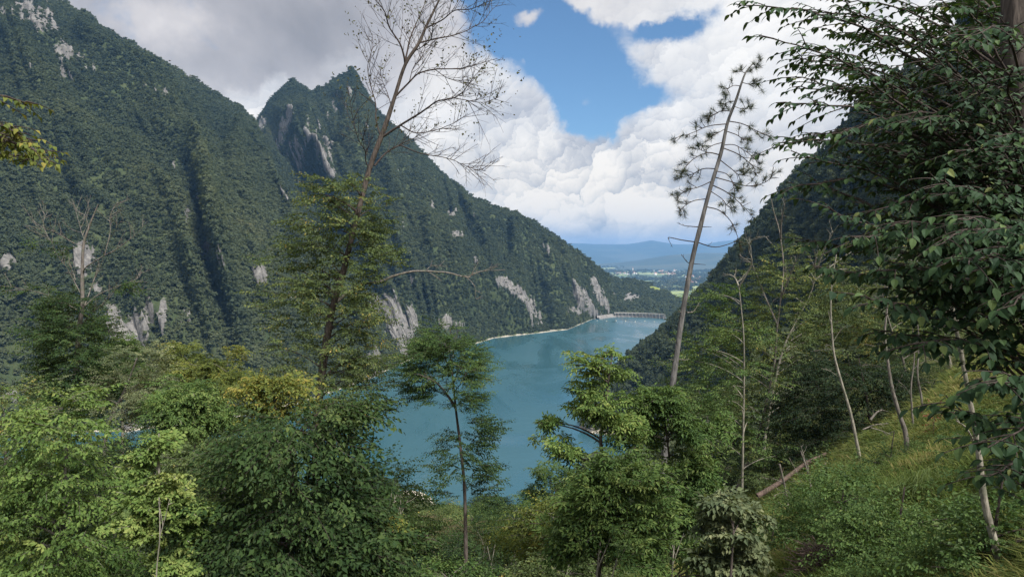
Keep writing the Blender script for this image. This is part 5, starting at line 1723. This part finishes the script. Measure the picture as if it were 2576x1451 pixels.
# ------------------------------------------------------------------ the near grassy slope
m_soil, N = material('grass_slope')
geo = N.new('ShaderNodeNewGeometry')
n1 = N.noise(geo.outputs['Position'], 1.3, 5, .6)
n2 = N.noise(geo.outputs['Position'], 9.0, 4, .6)
c = N.ramp(n1 * .6 + n2 * .4, [(.3, (.042, .050, .016)), (.5, (.080, .092, .028)), (.68, (.14, .125, .05))])
bp = N.new('ShaderNodeBump', None, Strength=.8, Distance=.08, Height=n2)
p = N.new('ShaderNodeBsdfPrincipled', None, Base_Color=c, Roughness=1.0, Normal=bp.outputs[0])
p.inputs['Specular IOR Level'].default_value = 0.1
finish(N, p.outputs[0])
near = grid_land('hillside', np.arange(NX0, NX1, .45), np.arange(NY0, NY1, .45), mat=m_soil)

M_GRASS = leaf_material('grass_blades', [(.0, (.048, .076, .022)), (.30, (.090, .125, .036)), (.60, (.150, .172, .052)), (.85, (.23, .21, .08)), (1.0, (.30, .24, .12))], trans=.35, gloss=.0)
g = np.random.default_rng(900)
# tufts over the part of the slope that is open
NT_ = 10500
d_ = 3.0 + 27.0 * g.random(NT_) ** 1.25
an = np.radians(g.uniform(8, 41, NT_))
tx, ty = d_ * np.sin(an), d_ * np.cos(an)
tz = ground(tx, ty)
BL = 15
e_ = .3
nx = -(ground(tx + e_, ty) - ground(tx - e_, ty)) / (2 * e_)
ny = -(ground(tx, ty + e_) - ground(tx, ty - e_)) / (2 * e_)
pt = np.stack([tx, ty, tz], 1)
patch = fbm(pt / 1.7, 3, 301)
tall = .17 + .13 * g.random(NT_) + .20 * patch
rb = np.repeat(np.arange(NT_), BL)
nb_ = len(rb)
off = g.normal(0, 1, (nb_, 2)) * (.06 + .012 * d_[rb])[:, None]
bx, by = tx[rb] + off[:, 0], ty[rb] + off[:, 1]
bz = tz[rb] - nx[rb] * off[:, 0] - ny[rb] * off[:, 1] - .02
base = np.stack([bx, by, bz], 1)
hh = np.clip(tall[rb], .1, .7) * g.uniform(.6, 1.3, nb_)
lean = g.normal(0, .35, (nb_, 2)) + off * 2.5 + np.stack([nx[rb], ny[rb]], 1) * .55
t1 = base + np.stack([lean[:, 0] * .35 * hh, lean[:, 1] * .35 * hh, .62 * hh], 1)
t2 = base + np.stack([lean[:, 0] * 1.1 * hh, lean[:, 1] * 1.1 * hh, (.95 - .35 * np.clip(np.hypot(lean[:, 0], lean[:, 1]), 0, 1.6)) * hh], 1)
sd = unit(np.stack([by * 0 + 1, g.normal(0, .5, nb_), by * 0], 1)) * (.0032 + .00040 * d_[rb])[:, None]
V = np.stack([base, t1 + sd, t1 - sd, t2], 1)
k5 = np.arange(nb_)[:, None] * 4
F4 = (k5 + np.array([[0, 1, 2]]))
F3 = (k5 + np.array([[2, 1, 3]]))
ti = np.clip(.42 + .70 * fbm(pt / 2.2, 4, 302)[rb] + .18 * g.normal(size=nb_) , 0, 1)
grass = link('grass', make_mesh('grass', V.reshape(-1, 3), [F4, F3], [M_GRASS], {'tint': np.repeat(ti, 4).astype(np.float32)}))
tag(grass, 'long yellow green grass hanging down the steep near slope', 'grass', kind='stuff')

# leafy herbs among the grass
NH = 1500
d_ = 4.0 + 16 * g.random(NH)
an = np.radians(g.uniform(12, 40, NH))
hx, hy = d_ * np.sin(an), d_ * np.cos(an)
ok = fbm(np.stack([hx, hy, hx * 0], 1) / 2.2, 2, 305) > .0
hx, hy = hx[ok], hy[ok]
hp = np.stack([hx, hy, ground(hx, hy) + g.uniform(.05, .35, len(hx))], 1)
tH = Tree('herbs', 'low leafy herbs scattered through the grass of the near slope', 'herbs', (6, 10, ground(6, 10)[0]))
tH.root['kind'] = 'stuff'
fwd = unit(g.normal(size=hp.shape) * (1, 1, .2))
tH.foliage(SP_SMALL, dict(pos=hp, fwd=fwd, up=np.array([[0, 0, 1.0]]) + g.normal(0, .3, hp.shape), scale=g.uniform(.45, 1.0, len(hp)), tint=g.uniform(.15, .7, len(hp))), LM['mid'], LEAF_THIN, None)


def hillside_bush(name, label, spots, n, pal, seed, sprays=SP_SMALL, tint=(.45, .4), scale=(.7, 1.2), shape=LEAF_THIN, lo=0):
    """bush rooted on the slope; spots: where its lower middle is seen, half width (m), height (m)"""
    g = np.random.default_rng(seed)
    base = ground_hit(spots[0][0], spots[0][1])
    t = Tree(name, label, 'bush', base)
    t.trunk([base - (0, 0, .1), base + (0, 0, .35), base + (0.05, 0, .8)], .025, .008, BARK_DARK, n=10)
    PP = []
    for (px, py, rw, hgt, m) in spots:
        c = ground_hit(px, py)
        dv = unit(g.normal(size=(m, 3)))
        dv[:, 2] = np.abs(dv[:, 2])
        q = c + dv * (rw, rw * .9, hgt) * (g.random(m) ** .35)[:, None]
        q[:, 2] = np.maximum(q[:, 2], ground(q[:, 0], q[:, 1]) + .04)
        PP.append(q)
    P = np.concatenate(PP)
    out = unit((P - base) * (1, 1, .4) + g.normal(0, .5, P.shape))
    inst = dict(pos=P, fwd=out, up=np.array([[0, 0, 1.0]]) + g.normal(0, .3, P.shape), scale=g.uniform(*scale, len(P)), tint=.45 + .2 * fbm(P / .6, 2, seed))
    t.limbs(P[g.choice(len(P), min(len(P), 30), replace=False)], BARK_DARK, .012, .003)
    t.foliage(sprays, inst, LM[pal], shape, None, tint=tint, leaf_objects=lo)
    return t


hillside_bush('bramble_bush', 'big rounded green bush in the middle of the grassy slope', [(2110, 1375, .65, 1.0, 200), (2190, 1390, .6, .8, 120), (2060, 1340, .7, 1.0, 150), (2150, 1330, .6, .8, 110)], 0, 'mid', 701, tint=(.48, .42))
hillside_bush('low_bush', 'low dark bush below the rounded bush, left of the twig heap', [(1940, 1420, .6, .6, 150), (1980, 1380, .4, .45, 70), (1910, 1385, .6, .6, 90)], 0, 'dark', 702, tint=(.5, .4))
hillside_bush('creeping_bush', 'creeping green shrub on the grass right of the twig heap', [(2260, 1400, .6, .30, 120), (2340, 1360, .5, .25, 80), (2230, 1470, .4, .2, 70)], 0, 'mid', 703, tint=(.5, .4))
hillside_bush('corner_bush', 'leafy bush in the lower right corner behind the mottled trunk', [(2500, 1440, .55, .35, 120), (2570, 1400, .5, .4, 90), (2420, 1450, .5, .25, 70)], 0, 'mid', 704, tint=(.46, .4))
hillside_bush('small_bush', 'small dark bush on the grass under the pale bent trunk', [(2240, 1190, .5, .4, 70)], 0, 'dark', 705)


def grass_clump(label, px, py, r_, h_, n, tint_, seed):
    g = np.random.default_rng(seed)
    c = ground_hit(px, py)
    o2 = g.normal(0, r_ * .35, (n, 2))
    b = np.stack([c[0] + o2[:, 0], c[1] + o2[:, 1], ground(c[0] + o2[:, 0], c[1] + o2[:, 1]) - .02], 1)
    ln = o2 / r_ * .9 + g.normal(0, .25, (n, 2)) + (-.35, .0)
    h = h_ * g.uniform(.6, 1.2, n)
    t1 = b + np.stack([ln[:, 0] * .4 * h, ln[:, 1] * .4 * h, .75 * h], 1)
    t2 = b + np.stack([ln[:, 0] * 1.2 * h, ln[:, 1] * 1.2 * h, .55 * h], 1)
    s_ = np.array([[.0045, 0.001, 0]])
    V = np.stack([b - s_, b + s_, t1 + s_ * .8, t1 - s_ * .8, t2], 1).reshape(-1, 3)
    k = np.arange(n)[:, None] * 5
    o = link('grass_clump', make_mesh('grass_clump', V - c, [k + np.array([[0, 1, 2, 3]]), k + np.array([[3, 2, 4]])], [M_GRASS],
                                      {'tint': np.repeat(np.clip(tint_ + g.normal(0, .12, n), 0, 1), 5).astype(np.float32)}), None, c)
    tag(o, label, 'grass', 'arching grass clumps')


grass_clump('arching green grass clump above the rounded bush', 2300, 1270, .35, .55, 420, .22, 1)
grass_clump('arching green grass clump behind the rounded bush, by the fallen log', 2140, 1225, .35, .5, 380, .2, 2)
grass_clump('yellow green grass clump beside the mottled trunk', 2455, 1400, .3, .3, 420, .62, 3)
grass_clump('bright grass clump at the right edge of the slope', 2570, 1370, .25, .35, 340, .6, 4)
grass_clump('straw coloured grass clump near the red seedling', 2330, 1180, .5, .35, 420, .85, 5)
grass_clump('green grass clump on the upper slope at the right', 2400, 1040, .6, .5, 420, .35, 6)

# ------------------------------------------------------------------ trunks and dead wood on the slope


def slope_stem(name, label, px, r0, r1, bark, cat='tree', twigs=3, depth=None, group=None, seed=0, leaves=None, base_px=None):
    b = ground_hit(*px[0]) if depth is None else None
    dp = b[1] if b is not None else depth
    path = [at(x, y, dp) for x, y in px]
    path[0] = path[0] - (0, 0, .12)
    t = Tree(name, label, cat, path[0], group)
    t.trunk(path, r0, r1, bark, k=8, n=36, seed=seed)
    g = np.random.default_rng(seed + 40)
    for k in range(twigs):
        i = 14 + (k * 9) % 20
        P = t.trunk_path
        e = P[i] + unit(g.normal(size=3) * (1, .6, .4) + (0, 0, .5)) * .5
        t.limb([P[i], .5 * (P[i] + e) + (0, 0, .05), e], r1 * .6, .004, bark, seed * 3 + k, twigs=2, tlen=.2, sub=1, tr=.004)
    return t


slope_stem('mottled_trunk', 'mottled thin trunk at the right edge of the grass slope', [(2521, 1440), (2508, 1390), (2485, 1300), (2471, 1226), (2465, 1160), (2456, 1100), (2448, 1050), (2435, 983), (2420, 900), (2400, 800), (2388, 700), (2392, 600)], .034, .012, BARK_PALE, seed=11)
slope_stem('pale_bent_trunk', 'pale slightly bent trunk rising from the upper edge of the grass', [(2168, 1168), (2154, 1106), (2138, 1033), (2118, 966), (2100, 900), (2094, 850), (2090, 780), (2093, 710), (2104, 640)], .045, .010, BARK_PALE, seed=12, twigs=6)
slope_stem('short_trunk', 'grey brown trunk at the top of the grass, right of the pale bent trunk', [(2284, 1142), (2278, 1090), (2262, 1040), (2245, 980), (2235, 920), (2226, 840), (2232, 760), (2222, 680)], .055, .012, BARK_GREY, seed=13, twigs=6)
slope_stem('thin_trunk', 'thin dark trunk just right of the grey brown trunk', [(2300, 1085), (2294, 1030), (2292, 970), (2300, 900), (2296, 820)], .03, .010, BARK_GREY, seed=14, twigs=2)
slope_stem('thin_trunk', 'thin trunk behind the red seedling at the wood edge', [(2322, 1045), (2318, 1000), (2308, 940), (2312, 860), (2304, 780)], .036, .012, BARK_GREY, seed=15, twigs=2)
a, b = ground_hit(1905, 1290), ground_hit(2078, 1170)
a, b = a + (0, 0, .5), b + (0, 0, .35)
tL = Tree('fallen_log', 'fallen reddish brown log lying on the slope under the thin trees', 'log', a)
tL.trunk([a, a + (b - a) * .35, a + (b - a) * .7 + (0, 0, .08), b], .08, .05, BARK_DEAD, n=30, k=10, seed=4)
tL.limb([a + (b - a) * .3, a + (b - a) * .3 + (.1, -.1, .5)], .02, .008, BARK_DEAD, 61, twigs=1, tlen=.2, sub=0)
tL.limb([a + (b - a) * .6, a + (b - a) * .6 + (.3, -.2, .4)], .02, .008, BARK_DEAD, 62, twigs=1, tlen=.2, sub=0)
for i, (p_, q_, r_, lab) in enumerate([
        ((1987, 1315), (1961, 1166), .035, 'dead grey pole leaning left in front of the fallen log, the lowest'),
        ((2047, 1255), (2014, 1133), .03, 'dead pale pole leaning across the upper end of the fallen log'),
        ((2010, 1285), (1972, 1220), .02, 'short dead stick leaning on the lower part of the fallen log'),
        ((2035, 1262), (1985, 1150), .012, 'thin dead stick crossing the middle of the fallen log'),
        ((1976, 1285), (1958, 1262), .015, 'short broken stick at the lower end of the fallen log'),
        ((2085, 1245), (2035, 1190), .010, 'thin dead twig behind the arching grass by the log')]):
    t = slope_stem('dead_pole', lab, [p_, ((p_[0] + q_[0]) / 2 + 3, (p_[1] + q_[1]) / 2), q_], r_, r_ * .5, BARK_GREY, 'dead pole', twigs=2, seed=30 + i, group='dead poles round the fallen log')
for i, (p_, q_, r_, dp, lab) in enumerate([
        ((2190, 1055), (2220, 1030), .035, 19, 'short dead branch stub jutting out of the dark wood edge'),
        ((2170, 1080), (2235, 1065), .02, 19, 'thin dead branch lying at the dark wood edge'),
        ((2190, 1075), (2270, 1110), .012, 18, 'thin dead twig hanging at the wood edge above the grass')]):
    P0, P1 = at(*p_, dp), at(*q_, dp)
    t = Tree('dead_branch', lab, 'dead branch', P0, 'dead branches at the wood edge')
    t.limb([P0, (P0 + P1) / 2 + (0, 0, .05), P1], r_, r_ * .4, BARK_GREY, 70 + i, twigs=4, tlen=.3, sub=1, tr=.005)

# heap of cut twigs at the lower edge
hp0 = ground_hit(2068, 1436)
hr = empty('twig_heap', hp0)
tag(hr, 'heap of dry reddish brown cut twigs at the bottom of the slope', 'twig heap')
g = np.random.default_rng(808)
tw_me = []
for k in range(8):
    L_ = 1.0
    G = Geo()
    Pm = np.stack([np.linspace(-.5, .5, 9), g.normal(0, .02, 9).cumsum(), g.normal(0, .015, 9).cumsum()], 1)
    G.tube(Pm, np.linspace(.011, .004, 9), 5)
    for j in range(3):
        i0 = g.integers(3, 8)
        G.tube(bez(Pm[i0], Pm[i0] + (.08, g.normal(0, .05), .03), Pm[i0] + (.2, g.normal(0, .12), .05), 4), np.linspace(.005, .002, 4), 4)
    tw_me.append(make_mesh('twig', np.concatenate(G.v), np.concatenate(G.f), [BARK_DEAD], None, True))
for k in range(200):
    o = link('twig', tw_me[k % 8], hr)
    r_ = abs(g.normal(0, .30))
    th_ = g.uniform(0, 6.28)
    x_, y_ = r_ * math.cos(th_), r_ * math.sin(th_) * .9
    gz = ground(hp0[0] + x_, hp0[1] + y_)[0] - hp0[2]
    o.location = (x_, y_, gz + g.uniform(.02, .30) * max(.15, 1 - r_ / .6))
    o.rotation_euler = (g.normal(0, .3), g.normal(0, .25), g.uniform(0, 6.28))
    s_ = g.uniform(.35, .8)
    o.scale = (s_, s_, s_)

# red-brown withered seedling on the grass
rs = ground_hit(2350, 1108)
M_RED = leaf_material('withered_red', [(.0, (.10, .03, .018)), (1.0, (.24, .075, .04))], trans=.2)
tR = Tree('red_seedling', 'small withered red brown seedling standing in the grass', 'seedling', rs)
tR.trunk([rs - (0, 0, .05), rs + (-.02, 0, .25), rs + (0.0, 0, .5)], .010, .005, BARK_DEAD, n=8)
g = np.random.default_rng(33)
q_ = rs + np.stack([g.normal(0, .10, 16), g.normal(0, .08, 16), g.uniform(.2, .6, 16)], 1)
tR.foliage(SP_SPARSE, dict(pos=q_, fwd=g.normal(size=(16, 3)), up=g.normal(size=(16, 3)), scale=np.full(16, .8), tint=g.random(16)), M_RED, LEAF_THIN, None)

# ------------------------------------------------------------------ the big dark-leaved tree overhanging from the right
trunk_x = 2640
path = down_to_ground([at(2690, 1100, 4.6), at(2640, 700, 4.6), at(2580, 300, 4.7), at(2560, 0, 4.8), at(2555, -300, 4.9)])
tI = Tree('overhanging_tree', 'near tree with large dark leaves overhanging the whole right side', 'tree', path[0])
tI.trunk(path, .16, .09, BARK_BROWN, k=12, n=50, seed=21, lump=.1)
g = np.random.default_rng(4242)
LP, LD, LN, LS, LT = [], [], [], [], []


def leafy_limb(pts, r0, seed, twigs, tl, leaf, dens=1.0, drop=.35):
    g = np.random.default_rng(seed)
    n = 26
    P = spline(pts, n)
    P += g.normal(0, .008, P.shape).cumsum(0) * np.linspace(0, 1, n)[:, None]
    G = Geo().tube(P, np.linspace(r0, .003, n), 6)
    G2 = Geo()

    def dress(Q, every):
        L = np.linalg.norm(np.diff(Q, axis=0), axis=1).sum()
        m = max(2, int(L / every))
        for j in range(m):
            t = (j + .5 + g.uniform(-.2, .2)) / m
            i = min(len(Q) - 2, max(0, int(t * (len(Q) - 1))))
            tg = unit(Q[i + 1] - Q[i])
            sd = unit(np.cross(tg, (0, 0, 1.0))) * (1 if j % 2 else -1)
            d = tg * g.uniform(.35, .8) + sd * g.uniform(.6, 1.0) + np.array([0, 0, -drop - g.random() * .45])
            LP.append(Q[i] + (Q[i + 1] - Q[i]) * g.random())
            LD.append(d)
            LN.append(np.array([g.normal(0, .3), g.normal(0, .3), 1.0]) + sd * -.2)
            LS.append(leaf * g.uniform(.65, 1.2))
            LT.append(np.clip(.36 + .17 * g.normal(), 0, .85) + (.5 if g.random() < .035 else 0))
        tg = unit(Q[-1] - Q[-2])
        LP.append(Q[-1]); LD.append(tg + np.array([0, 0, -.25])); LN.append(np.array([0, 0, 1.0]) + g.normal(0, .2, 3)); LS.append(leaf); LT.append(.5 + .2 * g.normal())
    for k in range(twigs):
        t = .22 + .75 * (k + g.random()) / twigs
        i = min(n - 2, int(t * (n - 1)))
        tg = unit(P[i + 1] - P[i])
        sd = unit(np.cross(tg, (0, 0, 1.0))) * (1 if k % 2 else -1)
        d = unit(tg * .85 + sd * g.uniform(.4, .9) + np.array([0, 0, g.uniform(-.30, .25)]))
        ln = tl * g.uniform(.6, 1.2) * (1.2 - .6 * t)
        e = P[i] + d * ln + np.array([0, 0, -.12 * ln])
        Q = bez(P[i], P[i] + d * ln * .5 + np.array([0, 0, .04 * ln]), e, 7)
        G2.tube(Q, np.linspace(.004, .0018, 7), 4)
        dress(Q, .052 / dens)
    dress(P[n // 3:], .075 / dens)
    ob = G.build('branch', BARK_DARK, tI.root, tI.base)
    tag(G2.build('twigs', BARK_DARK, ob, tI.base), kind='stuff')


I_TIPS = [(1865, 10, 4.8), (1930, 62, 4.4), (1990, 120, 5.2), (2000, 30, 5.6), (1985, 190, 4.6), (1955, 262, 4.3), (2010, 230, 5.4), (1952, 345, 4.6), (2010, 320, 5.2), (1990, 400, 4.4), (1965, 470, 4.5), (2040, 440, 5.3), (2070, 110, 4.2), (2110, 30, 4.6), (2150, 180, 4.8), (2100, 290, 4.0), (2160, 380, 4.4),
          (2080, 500, 4.0), (2010, 590, 4.6), (2110, 580, 3.8), (2200, 500, 4.2), (2220, 60, 5.2), (2300, 150, 4.0), (2330, 20, 4.4), (2270, 300, 3.8), (2380, 260, 4.2), (2420, 120, 3.7), (2460, 20, 4.9), (2360, 430, 3.5), (2450, 360, 3.8), (2270, 600, 3.7), (2180, 660, 3.9), (2065, 682, 4.1), (2150, 745, 3.7),
          (2270, 740, 3.5), (2360, 560, 3.4), (2450, 520, 3.3), (2520, 440, 3.6), (2400, 680, 3.3), (2490, 640, 3.2), (2330, 820, 3.5), (2210, 830, 4.0), (2165, 900, 3.9), (2290, 900, 3.6), (2430, 800, 3.2), (2510, 760, 3.1), (2390, 930, 3.4), (2480, 900, 3.2), (2545, 860, 3.0), (2350, 990, 3.6), (2450, 1020, 3.3), (2540, 980, 3.1), (2420, 1090, 3.4), (2510, 1120, 3.2), (2560, 300, 3.5), (2540, 180, 4.0), (2560, 560, 3.0), (2470, 1200, 3.5),
          (2040, 330, 6.0), (2130, 220, 6.2), (2240, 400, 6.0), (2320, 330, 5.8), (2420, 450, 5.6), (2200, 300, 5.6), (2480, 250, 5.4), (2380, 60, 5.6), (2280, 520, 5.4), (2540, 40, 5.4), (2300, 220, 6.0), (2440, 600, 5.0), (2540, 700, 4.6), (2360, 640, 4.8), (2180, 100, 6.2), (2500, 350, 5.2), (2090, 380, 5.6)]
_g = np.random.default_rng(99)
for _k in range(60):
    _y = _g.uniform(250, 760)
    I_TIPS.append((_g.uniform(2190 + max(0, _y - 420) * .3, 2570), _y, _g.uniform(3.8, 5.6)))
for _k in range(46):
    _y = _g.uniform(-20, 640)
    I_TIPS.append((_g.uniform(2020 + max(0, _y - 420) * .35, 2560), _y, _g.uniform(4.6, 6.6)))
TP = tI.trunk_path
I_TIPS = [t_ for k_, t_ in enumerate(I_TIPS) if t_[1] < 740 or k_ % 2]
for i, (px, py, dp) in enumerate(I_TIPS):
    e = at(px, py, dp)
    g = np.random.default_rng(5000 + i)
    hz = math.hypot(*(e - TP[0])[:2])
    src = at(2600 + 60 * g.random(), py + g.uniform(60, 330) + (2560 - px) * .22, 4.6 + .5 * g.normal())
    k = int(np.argmin(np.linalg.norm(TP - src, axis=1)))
    a = TP[k]
    mid = a + (e - a) * .55 + np.array([0, 0, .10 * np.linalg.norm(e - a)]) + g.normal(0, .05, 3)
    L_ = np.linalg.norm(e - a)
    leafy_limb([a, mid, e], .006 + .0028 * L_, 6000 + i, int(6 + (5 if py < 420 else 7) * L_), .34, .052 if py < 600 else .064, 1.6 if py < 600 else 1.25, .05 if py < 420 else .25)
LP, LD, LN, LS, LT = np.array(LP), np.array(LD), np.array(LN), np.array(LS), np.clip(np.array(LT), 0, 1)
uv = sight(LP)
app = LS / LP[:, 1] * ((uv[:, 0] > 1800) & (uv[:, 0] < 2590) & (uv[:, 1] > -10) & (uv[:, 1] < 1460))
cell = (uv[:, 0] // 34).astype(int) * 4000 + (uv[:, 1] // 34).astype(int)
order = np.lexsort((LP[:, 1], cell))
front = np.zeros(len(LP), bool)
front[order[np.concatenate([[True], np.diff(cell[order]) != 0])]] = True
own = np.zeros(len(LP), bool)
own[np.argsort(-(app * (1 + 2 * front)))[:300]] = True
tI.leaves(LP[own], LD[own], LN[own], LS[own], LT[own], LM['near'], LEAF_BIG)
w = ~own
V, F, K = leaf_verts(LP[w], LD[w], LN[w], LS[w], LEAF_BIG)
o = link('foliage', make_mesh('foliage', V - tI.base, F, [LM['near']], {'tint': np.repeat(LT[w], K).astype(np.float32)}), tI.root)
tag(o, kind='stuff')

# leafy branch coming in at the left edge
b0 = at(-420, 330, 4.2)
tN = Tree('edge_branch', 'yellowing leafy branch reaching in at the left edge before the mountain wall', 'branch', b0)
LP, LD, LN, LS, LT = [], [], [], [], []
_keep = tI
tI = tN
leafy_limb([b0, at(-150, 290, 4.2), at(40, 360, 4.2), at(112, 385, 4.2)], .014, 811, 16, .24, .042, 1.6, .5)
leafy_limb([b0, at(-150, 260, 4.2), at(-30, 245, 4.25), at(24, 250, 4.3)], .010, 812, 10, .20, .040, 1.6, .5)
leafy_limb([at(-150, 290, 4.2), at(-60, 340, 4.3), at(20, 345, 4.35), at(80, 390, 4.4)], .010, 813, 12, .20, .042, 1.6, .6)
tI = _keep
for k_ in range(7):
    tI = tN
    leafy_limb([at(-150, 300, 4.2), at(-60, 300 + 14 * k_, 4.1 + .06 * k_), at(10 + 9 * k_, 318 + 13 * k_, 4.1 + .08 * k_), at(40 + 12 * k_ - 30 * (k_ % 3), 330 + 12 * k_, 4.2)], .007, 820 + k_, 9, .15, .040, 1.6, .7)
    tI = _keep
tN.leaves(np.array(LP), np.array(LD), np.array(LN), np.array(LS) * 1.0, np.clip(np.array(LT) + .16, 0, 1), LM['yellow'], LEAF_WIDE)

# ------------------------------------------------------------------ the air of the valley
m_haze, N = material('haze_air')
vol = N.new('ShaderNodeVolumePrincipled')
vol.inputs['Color'].default_value = (0.21, 0.46, 0.88, 1.0)
vol.inputs['Density'].default_value = 0.00008
vol.inputs['Anisotropy'].default_value = 0.0
N.new('ShaderNodeOutputMaterial', None, Volume=vol.outputs[0])
x0, x1, y0, y1, z0, z1 = -21500, 21500, -1500, 21500, -76, 545
hv = np.array([(x, y, z) for x in (x0, x1) for y in (y0, y1) for z in (z0, z1)], float)
hq = np.array([[0, 1, 3, 2], [4, 6, 7, 5], [0, 4, 5, 1], [2, 3, 7, 6], [0, 2, 6, 4], [1, 5, 7, 3]])
haze = link('haze', make_mesh('haze', hv, hq, [m_haze]))
tag(haze, 'thin blue haze filling the valley air', 'haze', kind='stuff')
